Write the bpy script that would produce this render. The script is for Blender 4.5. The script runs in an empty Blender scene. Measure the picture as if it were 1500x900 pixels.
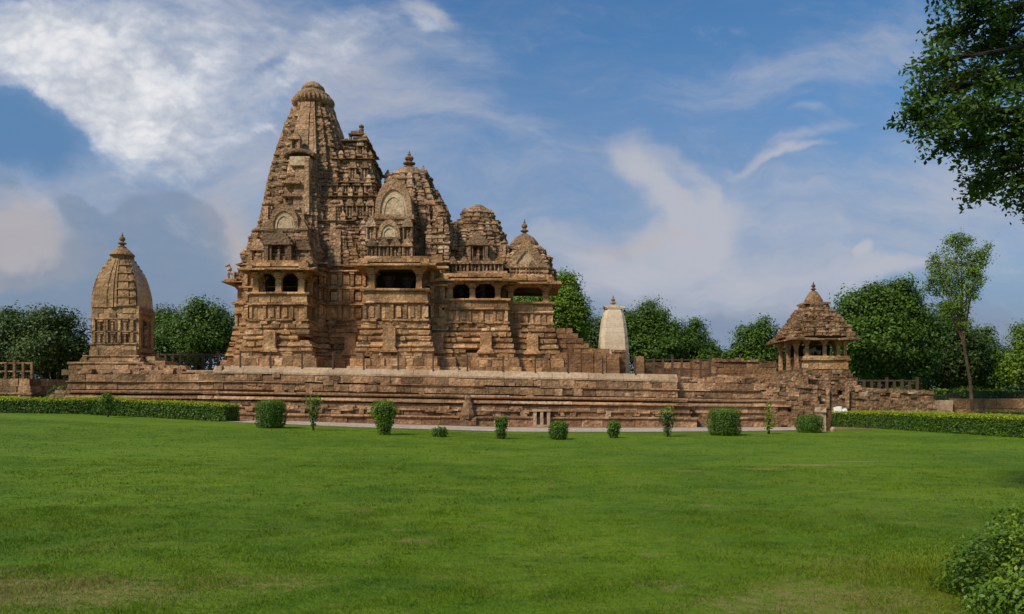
import bpy, math, random
import numpy as np
from mathutils import Vector

R = math.radians
random.seed(7)
scene = bpy.context.scene
COL = scene.collection

# ------------------------------------------------------------------ camera
CAMZ, FPX, HY = 1.8, 1100.0, 583.0          # eye height, focal length and horizon of the 1500 x 900 picture
cam_d = bpy.data.cameras.new("camera")
cam_d.sensor_width = 36.0
cam_d.lens = 36.0 * FPX / 1500.0
cam_d.shift_y = (HY - 450.0) / 1500.0
cam_d.clip_start = 0.1
cam_d.clip_end = 3000.0
cam = bpy.data.objects.new("camera", cam_d)
cam.location = (0, 0, CAMZ)
cam.rotation_euler = (R(90), 0, 0)
COL.objects.link(cam)
scene.camera = cam

# ------------------------------------------------------------------ sun, exposure
SUN_EL, SUN_AZ = 46.0, 226.0           # azimuth clockwise from +Y: behind the camera, to its left
sd = bpy.data.lights.new("sun", 'SUN')
sd.energy = 2.55
sd.angle = R(9.0)
sd.color = (1.0, 0.93, 0.82)
sun = bpy.data.objects.new("sun", sd)
az, el = R(SUN_AZ), R(SUN_EL)
to_sun = Vector((math.sin(az) * math.cos(el), math.cos(az) * math.cos(el), math.sin(el)))
sun.rotation_euler = (-to_sun).to_track_quat('-Z', 'Y').to_euler()
sun.location = (-30, -30, 60)
COL.objects.link(sun)
scene.view_settings.view_transform = 'Standard'
scene.view_settings.look = 'None'
scene.view_settings.gamma = 1.0
scene.view_settings.use_curve_mapping = False
EXPO = 0.72
scene.view_settings.exposure = EXPO


# ------------------------------------------------------------------ node helpers
class NT:
    """small helper for writing node trees as expressions"""
    def __init__(self, tree):
        self.t = tree
        self.n = tree.nodes
        self.l = tree.links

    def node(self, kind, **kw):
        n = self.n.new(kind)
        for k, v in kw.items():
            setattr(n, k, v)
        return n

    def put(self, sock, v):
        if isinstance(v, bpy.types.NodeSocket):
            self.l.new(v, sock)
        else:
            if sock.type == 'RGBA' and len(v) == 3:
                v = (*v, 1.0)
            sock.default_value = v

    def m(self, op, a, b=None, c=None, clamp=False):
        n = self.node('ShaderNodeMath', operation=op, use_clamp=clamp)
        self.put(n.inputs[0], a)
        if b is not None: self.put(n.inputs[1], b)
        if c is not None: self.put(n.inputs[2], c)
        return n.outputs[0]

    def vm(self, op, a, b=None, s=None):
        n = self.node('ShaderNodeVectorMath', operation=op)
        self.put(n.inputs[0], a)
        if b is not None: self.put(n.inputs[1], b)
        if s is not None: self.put(n.inputs['Scale'], s)
        return n.outputs['Value'] if op in ('DOT_PRODUCT', 'LENGTH') else n.outputs[0]

    def mix(self, f, a, b, mode='MIX'):
        n = self.node('ShaderNodeMix', data_type='RGBA', blend_type=mode)
        n.clamp_factor = True
        self.put(n.inputs[0], f); self.put(n.inputs[6], a); self.put(n.inputs[7], b)
        return n.outputs[2]

    def noise(self, vec, scale, detail=4.0, rough=0.55, dist=0.0, out=0):
        n = self.node('ShaderNodeTexNoise')
        if vec is not None: self.put(n.inputs['Vector'], vec)
        n.inputs['Scale'].default_value = scale
        n.inputs['Detail'].default_value = detail
        n.inputs['Roughness'].default_value = rough
        n.inputs['Distortion'].default_value = dist
        return n.outputs[out]

    def step(self, v, lo, hi, smooth=True):
        n = self.node('ShaderNodeMapRange')
        n.interpolation_type = 'SMOOTHSTEP' if smooth else 'LINEAR'
        n.clamp = True
        self.put(n.inputs[0], v)
        n.inputs[1].default_value = lo; n.inputs[2].default_value = hi
        n.inputs[3].default_value = 0.0; n.inputs[4].default_value = 1.0
        return n.outputs[0]

    def comb(self, x, y, z):
        n = self.node('ShaderNodeCombineXYZ')
        self.put(n.inputs[0], x); self.put(n.inputs[1], y); self.put(n.inputs[2], z)
        return n.outputs[0]

    def sep(self, v):
        n = self.node('ShaderNodeSeparateXYZ')
        self.put(n.inputs[0], v)
        return n.outputs


# ------------------------------------------------------------------ sky
world = bpy.data.worlds.new("World")
scene.world = world
world.use_nodes = True
w = NT(world.node_tree)
w.n.clear()
SKY_STR = 0.15
sky = w.node('ShaderNodeTexSky', sky_type='NISHITA')
sky.sun_disc = False
sky.sun_elevation = R(SUN_EL)
sky.sun_rotation = R(SUN_AZ)
sky.altitude = 200.0
sky.air_density = 1.1
sky.dust_density = 0.6
sky.ozone_density = 2.2
tc = w.node('ShaderNodeTexCoord')
dx, dy, dz = w.sep(tc.outputs['Generated'])
ya = w.m('MAXIMUM', w.m('ABSOLUTE', dy), 0.08)
u = w.m('DIVIDE', dx, ya)                     # tangent of the bearing and of the height above the horizon
v = w.m('DIVIDE', dz, ya)
uv = w.comb(u, v, 0.0)


def sky_dir(px, py):
    return (px - 750) / FPX, (HY - py) / FPX


def blobs(items, warp_uv):
    tot = None
    for (px, py, rx, ry, rot, k) in items:
        c = sky_dir(px, py)
        mp = w.node('ShaderNodeMapping', vector_type='TEXTURE')
        w.put(mp.inputs['Vector'], warp_uv)
        mp.inputs['Location'].default_value = (c[0], c[1], 0)
        mp.inputs['Rotation'].default_value = (0, 0, R(rot))
        mp.inputs['Scale'].default_value = (rx / FPX, ry / FPX, 1)
        d = w.vm('LENGTH', mp.outputs[0])
        g = w.m('MULTIPLY', w.step(d, 1.35, 0.0), k)
        tot = g if tot is None else w.m('ADD', tot, g)
    return tot


def warped(scale, amt, stretch=(1, 1, 1), detail=3.0):
    vec = w.vm('MULTIPLY', uv, stretch)
    nz = w.noise(vec, scale, detail, 0.55, out=1)
    off = w.vm('SCALE', w.vm('SUBTRACT', nz, (0.5, 0.5, 0.5)), s=amt)
    return w.vm('ADD', uv, off)


wa = warped(3.2, 0.20, detail=5.0)
wb = warped(6.0, 0.13, detail=6.0)
wc = warped(9.0, 0.05, detail=6.0)
K = 1.0 / (SKY_STR * 2 ** EXPO)


def kc(r, g, b):
    return (r * K, g * K, b * K)


def fbm(vec, st, sc, det=8.0, ro=.6):
    return w.m('SUBTRACT', w.noise(w.vm('MULTIPLY', vec, st), sc, det, ro), 0.5)


# deep clear sky, paler towards the horizon
c = w.mix(1.0, sky.outputs[0], (0.245, 0.40, 0.495), 'MULTIPLY')
nl = fbm(wa, (0.6, 3.0, 1), 3.0, 6.0)
low = w.m('ADD', w.step(v, 0.56, 0.0), w.m('MULTIPLY', nl, 0.55), clamp=True)
c = w.mix(low, c, kc(0.225, 0.275, 0.385))
# thin veils of high cloud
veil = blobs([(400, 60, 260, 130, -30, .68), (600, 120, 200, 120, -20, .48), (330, 260, 210, 160, 0, .62), (110, 60, 280, 170, -20, .62), (60, 290, 170, 70, 0, .6),
              (490, 250, 160, 100, 0, .42), (620, 8, 50, 20, -20, .8), (720, 330, 280, 120, 10, .36),
              (985, 300, 130, 30, -44, .95), (945, 235, 34, 60, 24, .55), (930, 375, 170, 40, 14, .75), (1010, 330, 90, 50, 0, .4), (1062, 312, 56, 30, 30, .55),
              (1010, 262, 80, 20, -38, .5), (840, 360, 120, 30, -10, .45),
              (1250, 330, 360, 100, 8, .50), (1130, 410, 360, 60, 4, .56), (1180, 215, 80, 12, 22, .6), (1120, 252, 60, 9, 14, .7), (1160, 185, 40, 10, 0, .5), (1170, 240, 60, 7, 18, .5),
              (1290, 70, 320, 70, 18, .56), (1150, 300, 420, 60, 10, .30), (880, 250, 200, 40, -8, .28), (720, 180, 160, 30, -14, .28), (1000, 420, 500, 40, 2, .35), (650, 60, 120, 40, -25, .25), (1330, 405, 90, 18, 5, .7), (1255, 382, 12, 16, 0, .9), (1440, 260, 170, 130, 0, .5), (1050, 130, 180, 40, 12, .3)], wa)
nv = fbm(wa, (1.0, 2.6, 1), 5.0, 9.0, .64)
nv2 = fbm(w.vm('ADD', wa, (3.0, 1.0, 0)), (.8, 3.4, 1), 14.0, 6.0, .6)
veil_m = w.step(w.m('ADD', w.m('ADD', veil, w.m('MULTIPLY', nv, 1.15)), w.m('MULTIPLY', nv2, .8)), -0.08, 1.45)
c = w.mix(w.m('MULTIPLY', veil_m, 0.95), c, kc(0.475, 0.49, 0.56))
# pinkish banks and grey towers low on the left
nb = fbm(wb, (1.0, 1.5, 1), 9.0, 9.0, .62)
nd = fbm(wc, (1.0, 1.0, 1), 13.0, 9.0, .6)
warm = blobs([(30, 345, 150, 70, -6, 1.25), (20, 395, 130, 30, 0, .8), (340, 345, 70, 66, 0, .7), (345, 395, 80, 50, 0, .5), (940, 365, 110, 26, 12, .6), (1000, 300, 40, 18, -40, .45)], wb)
warm_m = w.step(w.m('ADD', warm, w.m('MULTIPLY', nb, 1.2)), 0.05, 1.05)
c = w.mix(w.m('MULTIPLY', warm_m, 0.72), c, kc(0.50, 0.445, 0.435))
dark = blobs([(190, 372, 150, 92, -4, 1.0), (60, 440, 240, 60, 0, .8), (255, 420, 140, 110, 0, .75), (105, 298, 44, 26, -35, .75), (285, 312, 60, 40, -10, .6), (215, 300, 60, 34, 0, .35), (0, 262, 80, 30, -20, .5)], wc)
dark_m = w.m('MULTIPLY', w.step(w.m('ADD', dark, w.m('ADD', w.m('MULTIPLY', nb, 0.85), w.m('MULTIPLY', nd, .55))), 0.30, 0.66), w.m('ADD', .72, w.m('MULTIPLY', nd, .9)), clamp=True)
c = w.mix(w.m('MULTIPLY', dark_m, 0.85), c, kc(0.195, 0.265, 0.370))
# bright broken cloud of the upper left with its blue gap
hole = blobs([(28, 190, 130, 74, -22, 1.25), (385, 85, 60, 22, 40, .5), (425, 18, 90, 30, 0, .4)], wb)
hole_m = w.step(w.m('ADD', hole, w.m('ADD', w.m('MULTIPLY', nb, .8), w.m('MULTIPLY', nd, .5))), .22, .98)
c = w.mix(w.m('MULTIPLY', hole_m, .8), c, kc(0.10, 0.225, 0.42))
bright = blobs([(60, 78, 200, 80, -32, .80), (160, 130, 210, 92, -32, .80), (240, 170, 150, 100, -20, .95), (30, 40, 160, 60, -20, .5), (60, 140, 120, 30, -28, .4),
                (210, 40, 230, 90, -20, .50), (340, 50, 180, 100, -30, .44), (500, 55, 130, 60, 30, .42), (470, 110, 120, 50, 20, .3), (380, 192, 16, 6, -40, .5), (620, 8, 40, 16, -20, .7)], wb)
nb2 = fbm(wb, (1.0, 1.7, 1), 13.0, 7.0, .56)
nb3 = fbm(wc, (1.0, 1.5, 1), 5.0, 6.0, .6)
vo = w.node('ShaderNodeTexVoronoi')
w.put(vo.inputs['Vector'], w.vm('MULTIPLY', warped(16.0, .05, detail=3.0), (1.0, 1.9, 1)))
vo.inputs['Scale'].default_value = 44.0
mott = w.m('SUBTRACT', 0.42, vo.outputs['Distance'])
rot = w.node('ShaderNodeMapping')
w.put(rot.inputs['Vector'], wa)
rot.inputs['Rotation'].default_value = (0, 0, R(32))
nst = fbm(rot.outputs[0], (0.7, 3.2, 1), 7.0, 8.0, .62)
bright_m = w.step(w.m('SUBTRACT', w.m('ADD', w.m('ADD', bright, w.m('MULTIPLY', mott, .07)), w.m('ADD', w.m('MULTIPLY', nb2, .85), w.m('ADD', w.m('MULTIPLY', nb3, .9), w.m('MULTIPLY', nst, 1.3)))), w.m('MULTIPLY', hole_m, 1.1)), 0.10, 1.45)
cl = w.mix(w.step(w.m('ADD', nb2, w.m('MULTIPLY', mott, .2)), -.3, .26), kc(0.47, 0.51, 0.59), kc(0.86, 0.86, 0.87))
c = w.mix(w.m('MULTIPLY', bright_m, 0.95), c, cl)
bg = w.node('ShaderNodeBackground')
w.put(bg.inputs[0], c)
bg.inputs[1].default_value = SKY_STR
wo = w.node('ShaderNodeOutputWorld')
w.l.new(bg.outputs[0], wo.inputs[0])


# ------------------------------------------------------------------ materials
def new_mat(name):
    m = bpy.data.materials.new(name)
    m.use_nodes = True
    t = NT(m.node_tree)
    t.n.clear()
    out = t.node('ShaderNodeOutputMaterial')
    return m, t, out


def stone(name, dark, light, stain=(0.055, 0.036, 0.024), stain_amt=0.5, pale=(0.5, 0.42, 0.32), pale_amt=0.3,
          scale=1.0, bump=0.6, amp=1.0, tint_range=0.85, pit=0.6):
    m, t, out = new_mat(name)
    geo = t.node('ShaderNodeNewGeometry')
    P = geo.outputs['Position']
    at = t.node('ShaderNodeAttribute', attribute_name='tint')
    tint = at.outputs['Fac']
    n1 = t.noise(P, 0.55 * scale, 6, 0.62)
    n2 = t.noise(P, 4.5 * scale, 6, 0.65)
    n3 = t.noise(P, 16.0 * scale, 4, 0.6)
    col = t.mix(t.step(n1, 0.33, 0.68), dark, light)
    col = t.mix(1.0, col, t.mix(tint, (1 - tint_range * .55,) * 3, (1 + tint_range * .55, 1 + tint_range * .5, 1 + tint_range * .42)), 'MULTIPLY')
    col = t.mix(1.0, col, t.mix(t.step(n2, 0.3, 0.72), tuple(1 - amp * q for q in (.34, .36, .38)), tuple(1 + amp * q for q in (.22, .2, .16))), 'MULTIPLY')
    col = t.mix(1.0, col, t.mix(t.step(n3, 0.32, 0.68), tuple(1 - amp * q for q in (.24, .25, .26)), tuple(1 + amp * q for q in (.16, .16, .15))), 'MULTIPLY')
    # replaced or freshly broken pale stones
    pm = t.m('MULTIPLY', t.step(t.m('ADD', tint, t.m('MULTIPLY', t.m('SUBTRACT', n2, .5), .5)), 0.93, 1.02), pale_amt)
    col = t.mix(pm, col, pale)
    # black and grey weathering streaks, drawn down the wall
    sv = t.vm('MULTIPLY', P, (1.0, 1.0, 0.32))
    s1 = t.noise(sv, 1.1 * scale, 7, 0.68)
    s2 = t.noise(P, 2.6 * scale, 6, 0.7)
    sm = t.m('MULTIPLY', t.step(t.m('ADD', t.m('MULTIPLY', s1, .6), t.m('MULTIPLY', s2, .4)), 0.47, 0.66), stain_amt)
    col = t.mix(sm, col, stain)
    bs = t.node('ShaderNodeBsdfPrincipled')
    t.put(bs.inputs['Base Color'], col)
    bs.inputs['Roughness'].default_value = 0.92
    bs.inputs['Specular IOR Level'].default_value = 0.15
    vo = t.node('ShaderNodeTexVoronoi')
    t.put(vo.inputs['Vector'], P)
    vo.inputs['Scale'].default_value = 5.5 * scale
    h = t.m('ADD', t.m('MULTIPLY', n2, 0.9), t.m('ADD', t.m('MULTIPLY', n3, 0.35), t.m('MULTIPLY', vo.outputs['Distance'], pit)))
    b = t.node('ShaderNodeBump')
    b.inputs['Strength'].default_value = bump
    b.inputs['Distance'].default_value = 0.12
    t.put(b.inputs['Height'], h)
    t.l.new(b.outputs[0], bs.inputs['Normal'])
    t.l.new(bs.outputs[0], out.inputs[0])
    return m


def plain(name, colr, rough=0.7, metallic=0.0, var=0.25, scale=6.0):
    m, t, out = new_mat(name)
    geo = t.node('ShaderNodeNewGeometry')
    n = t.noise(geo.outputs['Position'], scale, 5, 0.6)
    col = t.mix(t.step(n, .3, .7), tuple(x * (1 - var) for x in colr), tuple(min(1, x * (1 + var)) for x in colr))
    bs = t.node('ShaderNodeBsdfPrincipled')
    t.put(bs.inputs['Base Color'], col)
    bs.inputs['Roughness'].default_value = rough
    bs.inputs['Metallic'].default_value = metallic
    t.l.new(bs.outputs[0], out.inputs[0])
    return m


def leaf_mat(name, dark, light, trans=0.3, rough=0.5):
    m, t, out = new_mat(name)
    at = t.node('ShaderNodeAttribute', attribute_name='tint')
    col = t.mix(at.outputs['Fac'], dark, light)
    bs = t.node('ShaderNodeBsdfPrincipled')
    t.put(bs.inputs['Base Color'], col)
    bs.inputs['Roughness'].default_value = rough
    bs.inputs['Specular IOR Level'].default_value = 0.25
    tr = t.node('ShaderNodeBsdfTranslucent')
    t.put(tr.inputs[0], t.mix(1.0, col, (1.15, 1.25, 0.55), 'MULTIPLY'))
    mx = t.node('ShaderNodeMixShader')
    mx.inputs[0].default_value = trans
    t.l.new(bs.outputs[0], mx.inputs[1]); t.l.new(tr.outputs[0], mx.inputs[2])
    t.l.new(mx.outputs[0], out.inputs[0])
    return m


def lawn_group():
    g = bpy.data.node_groups.new("lawn_colour", 'ShaderNodeTree')
    g.interface.new_socket("Color", in_out='OUTPUT', socket_type='NodeSocketColor')
    t = NT(g)
    go = t.node('NodeGroupOutput')
    geo = t.node('ShaderNodeNewGeometry')
    P = t.vm('MULTIPLY', geo.outputs['Position'], (1, 1, 0))
    x, y, z = t.sep(P)
    n1 = t.noise(P, 0.16, 5, 0.6)
    n2 = t.noise(P, 0.9, 6, 0.65)
    n3 = t.noise(t.vm('MULTIPLY', P, (1, 1.8, 1)), 3.2, 6, 0.7)
    n4 = t.noise(P, 28.0, 3, 0.6)
    col = t.mix(t.step(n1, .34, .66), (0.076, 0.142, 0.005), (0.130, 0.205, 0.007))
    col = t.mix(t.m('MULTIPLY', t.step(n2, .42, .72), .55), col, (0.175, 0.215, 0.018))
    col = t.mix(t.m('MULTIPLY', t.step(n3, .46, .70), .6), col, (0.030, 0.074, 0.005))
    col = t.mix(1.0, col, t.mix(n4, (.66, .66, .66), (1.34, 1.34, 1.3)), 'MULTIPLY')

    def zone(cx, cy, rx, ry, k, lo=1.3):
        d = t.vm('LENGTH', t.vm('DIVIDE', t.vm('SUBTRACT', P, (cx, cy, 0)), (rx, ry, 1)))
        return t.m('MULTIPLY', t.step(d, lo, 0.2), k)
    zs = None
    for q in [(-4.4, 6.9, 2.4, 1.1, .68), (-2.6, 7.3, 1.6, .7, .5), (-5.2, 8.8, 1.2, .9, .35), (-3.4, 10.3, 1.2, .8, .35),
              (2.9, 6.7, 1.6, 1.3, .62), (3.6, 8.0, 1.2, 1.2, .45), (1.5, 7.2, .9, .4, .5), (6.2, 11.5, 3.0, 2.6, .35),
              (6.5, 19.2, .9, .22, 1.2), (8.1, 20.4, 1.1, .26, 1.3), (9.9, 21.6, 1.0, .22, 1.2), (4.4, 18.6, .7, .2, .8), (0.8, 16.0, .12, 2.6, .4), (3.2, 12.6, .5, .25, .6),
              (9.0, 14.0, 2.6, 2.0, .3), (-5.8, 7.6, 1.6, .7, .6), (-1.2, 9.4, .5, .3, .6), (-2.4, 11.8, .6, .25, .65), (1.6, 8.6, .4, .2, .6), (2.3, 6.5, 1.5, .6, .6)]:
        s = zone(*q)
        zs = s if zs is None else t.m('MAXIMUM', zs, s)
    col = t.mix(t.m('MULTIPLY', zone(4.7, 7.0, 2.0, 1.9, 1.0, 1.2), .85), col, t.mix(n3, (0.10, 0.15, 0.008), (0.20, 0.235, 0.012)))
    dn = t.noise(t.vm('MULTIPLY', P, (1, 1.6, 1)), 5.0, 9, 0.8)
    dry = t.step(t.m('ADD', zs, t.m('MULTIPLY', t.m('SUBTRACT', dn, .5), 2.6)), .36, .84)
    sp = t.step(t.noise(t.vm('MULTIPLY', P, (1, 2.0, 1)), 1.5, 6, .7), .59, .70)
    fl = t.step(t.noise(t.vm('MULTIPLY', P, (1, 2.4, 1)), 4.5, 5, .7), .60, .70)
    fm = t.step(t.noise(P, .35, 3, .5), .44, .60)
    dry = t.m('MAXIMUM', dry, t.m('MAXIMUM', t.m('MULTIPLY', sp, .7), t.m('MULTIPLY', t.m('MULTIPLY', fl, fm), .75)))
    dk = t.step(t.noise(t.vm('MULTIPLY', P, (1, 1.7, 1)), .55, 5, .65), .52, .68)
    col = t.mix(t.m('MULTIPLY', dk, .45), col, (0.034, 0.082, 0.005))
    col = t.mix(t.m('MULTIPLY', dry, .8), col, t.mix(n3, (0.17, 0.125, 0.042), (0.33, 0.265, 0.10)))
    t.l.new(col, go.inputs[0])
    return g


LAWN = lawn_group()


def lawn_mat(name, blades=False):
    m, t, out = new_mat(name)
    g = t.node('ShaderNodeGroup')
    g.node_tree = LAWN
    col = g.outputs[0]
    bs = t.node('ShaderNodeBsdfPrincipled')
    bs.inputs['Roughness'].default_value = 0.75
    bs.inputs['Specular IOR Level'].default_value = 0.12
    if blades:
        at = t.node('ShaderNodeAttribute', attribute_name='tint')
        col = t.mix(1.0, col, t.mix(at.outputs['Fac'], (.72, .74, .7), (1.42, 1.36, 1.25)), 'MULTIPLY')
        t.put(bs.inputs['Base Color'], col)
        tr = t.node('ShaderNodeBsdfTranslucent')
        t.put(tr.inputs[0], col)
        mx = t.node('ShaderNodeMixShader')
        mx.inputs[0].default_value = 0.3
        t.l.new(bs.outputs[0], mx.inputs[1]); t.l.new(tr.outputs[0], mx.inputs[2])
        t.l.new(mx.outputs[0], out.inputs[0])
    else:
        t.put(bs.inputs['Base Color'], col)
        geo = t.node('ShaderNodeNewGeometry')
        h = t.m('ADD', t.noise(geo.outputs['Position'], 9.0, 6, .7), t.noise(geo.outputs['Position'], 1.3, 4, .6))
        b = t.node('ShaderNodeBump')
        b.inputs['Strength'].default_value = 0.7
        b.inputs['Distance'].default_value = 0.10
        t.put(b.inputs['Height'], h)
        t.l.new(b.outputs[0], bs.inputs['Normal'])
        t.l.new(bs.outputs[0], out.inputs[0])
    return m


M_LOW = stone("sandstone_lower", (0.345, 0.186, 0.082), (0.525, 0.318, 0.165), stain_amt=.48, pale=(.60, .45, .29), pale_amt=.55)
M_UP = stone("sandstone_weathered", (0.290, 0.172, 0.092), (0.475, 0.310, 0.185), stain=(0.055, 0.038, 0.026), stain_amt=.48,
             pale=(.52, .43, .31), pale_amt=.55, bump=.8)
M_TER = stone("terrace_sandstone", (0.285, 0.158, 0.080), (0.44, 0.272, 0.152), stain_amt=.52, pale=(.57, .44, .31), pale_amt=.5)
M_CURB = stone("pale_curb_stone", (0.36, 0.238, 0.145), (0.47, 0.335, 0.215), stain_amt=.22, pale_amt=.1, tint_range=.35, amp=.6, bump=.4)
M_RED = stone("reddish_stone", (0.20, 0.105, 0.050), (0.33, 0.190, 0.092), stain_amt=.5, pale_amt=.2)
M_PLA = stone("lime_plaster", (0.56, 0.43, 0.285), (0.68, 0.54, 0.37), stain_amt=.18, pale_amt=.1, tint_range=.05, bump=.12, amp=.35)
M_SHR = stone("shrine_sandstone", (0.285, 0.168, 0.084), (0.43, 0.275, 0.148), stain_amt=.58, pale=(.56, .44, .3), pale_amt=.4)
M_RUB = stone("rubble_stone", (0.21, 0.12, 0.060), (0.38, 0.235, 0.13), stain_amt=.6, pale=(.56, .47, .36), pale_amt=.6, bump=1.0)
M_BLACK = plain("niche_dark", (0.04, 0.034, 0.03), .9)  # black panel standing in for the dark of the small niche opening
M_IRON = plain("rusty_iron", (0.07, 0.040, 0.026), .75, .2)
M_WOODRAIL = plain("brown_railing_stone", (0.075, 0.042, 0.024), .85)
M_PATH = stone("path_paving", (0.40, 0.315, 0.25), (0.52, 0.43, 0.35), stain_amt=.12, pale_amt=.1, tint_range=.3, bump=.2)
M_DIRT = stone("bare_earth", (0.20, 0.115, 0.062), (0.30, 0.19, 0.11), stain_amt=.2, pale_amt=.0, bump=.5)
M_BARK = stone("tree_bark", (0.075, 0.050, 0.033), (0.15, 0.105, 0.07), stain_amt=.4, pale_amt=0, scale=2.5)
M_BARKD = stone("dark_bark", (0.030, 0.024, 0.019), (0.060, 0.047, 0.036), stain_amt=.3, pale_amt=0, scale=3)
M_CREAM = stone("cream_plaster", (0.50, 0.355, 0.21), (0.66, 0.50, 0.32), stain_amt=.25, pale_amt=.1, tint_range=.15, bump=.25)
M_WHITE = plain("whitewash", (0.72, 0.68, 0.62), .8, var=.18)
M_LAWN = lawn_mat("lawn_turf")
M_BLADE = lawn_mat("grass_blades", True)
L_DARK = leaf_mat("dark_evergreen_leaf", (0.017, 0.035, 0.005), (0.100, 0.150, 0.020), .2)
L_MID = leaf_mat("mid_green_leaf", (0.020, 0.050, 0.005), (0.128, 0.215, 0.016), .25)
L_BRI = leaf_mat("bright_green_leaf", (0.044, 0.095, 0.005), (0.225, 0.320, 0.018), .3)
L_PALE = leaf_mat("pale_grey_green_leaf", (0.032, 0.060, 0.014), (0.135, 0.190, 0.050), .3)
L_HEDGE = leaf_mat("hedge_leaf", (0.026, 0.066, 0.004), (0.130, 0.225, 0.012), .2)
L_HTOP = leaf_mat("fresh_lit_hedge_tip", (0.23, 0.30, 0.010), (0.45, 0.47, 0.016), .3)  # fresh growth, with the sunlit brightness of hedge tops included in the colour
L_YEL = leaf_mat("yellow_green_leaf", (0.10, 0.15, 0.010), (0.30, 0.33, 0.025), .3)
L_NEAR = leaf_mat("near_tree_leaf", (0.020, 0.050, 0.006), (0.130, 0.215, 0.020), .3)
M_CORE = plain("dark_core", (0.012, 0.022, 0.006), .95)  # solid dark core filling the dense inside of hedges and bushes
M_DARKIN = plain("shade_dark_interior", (0.045, 0.032, 0.024), .95)  # shade of interiors and doorways put into the stone colour


# ------------------------------------------------------------------ object helpers
def tag(o, label=None, cat=None, group=None, kind=None):
    if label: o['label'] = label
    if cat: o['category'] = cat
    if group: o['group'] = group
    if kind: o['kind'] = kind
    return o


def thing(name, label, cat, loc=(0, 0, 0), group=None):
    """an Empty at the thing's base; its parts are children built in world coordinates"""
    o = bpy.data.objects.new(name, None)
    o.location = loc
    o.empty_display_size = 0.3
    COL.objects.link(o)
    return tag(o, label, cat, group)


def parent_to(o, p):
    o.parent = p
    if p is None:
        return
    q, off = p, Vector((0, 0, 0))
    while q is not None:
        off += q.location
        q = q.parent
    o.location = o.location - off


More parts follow.
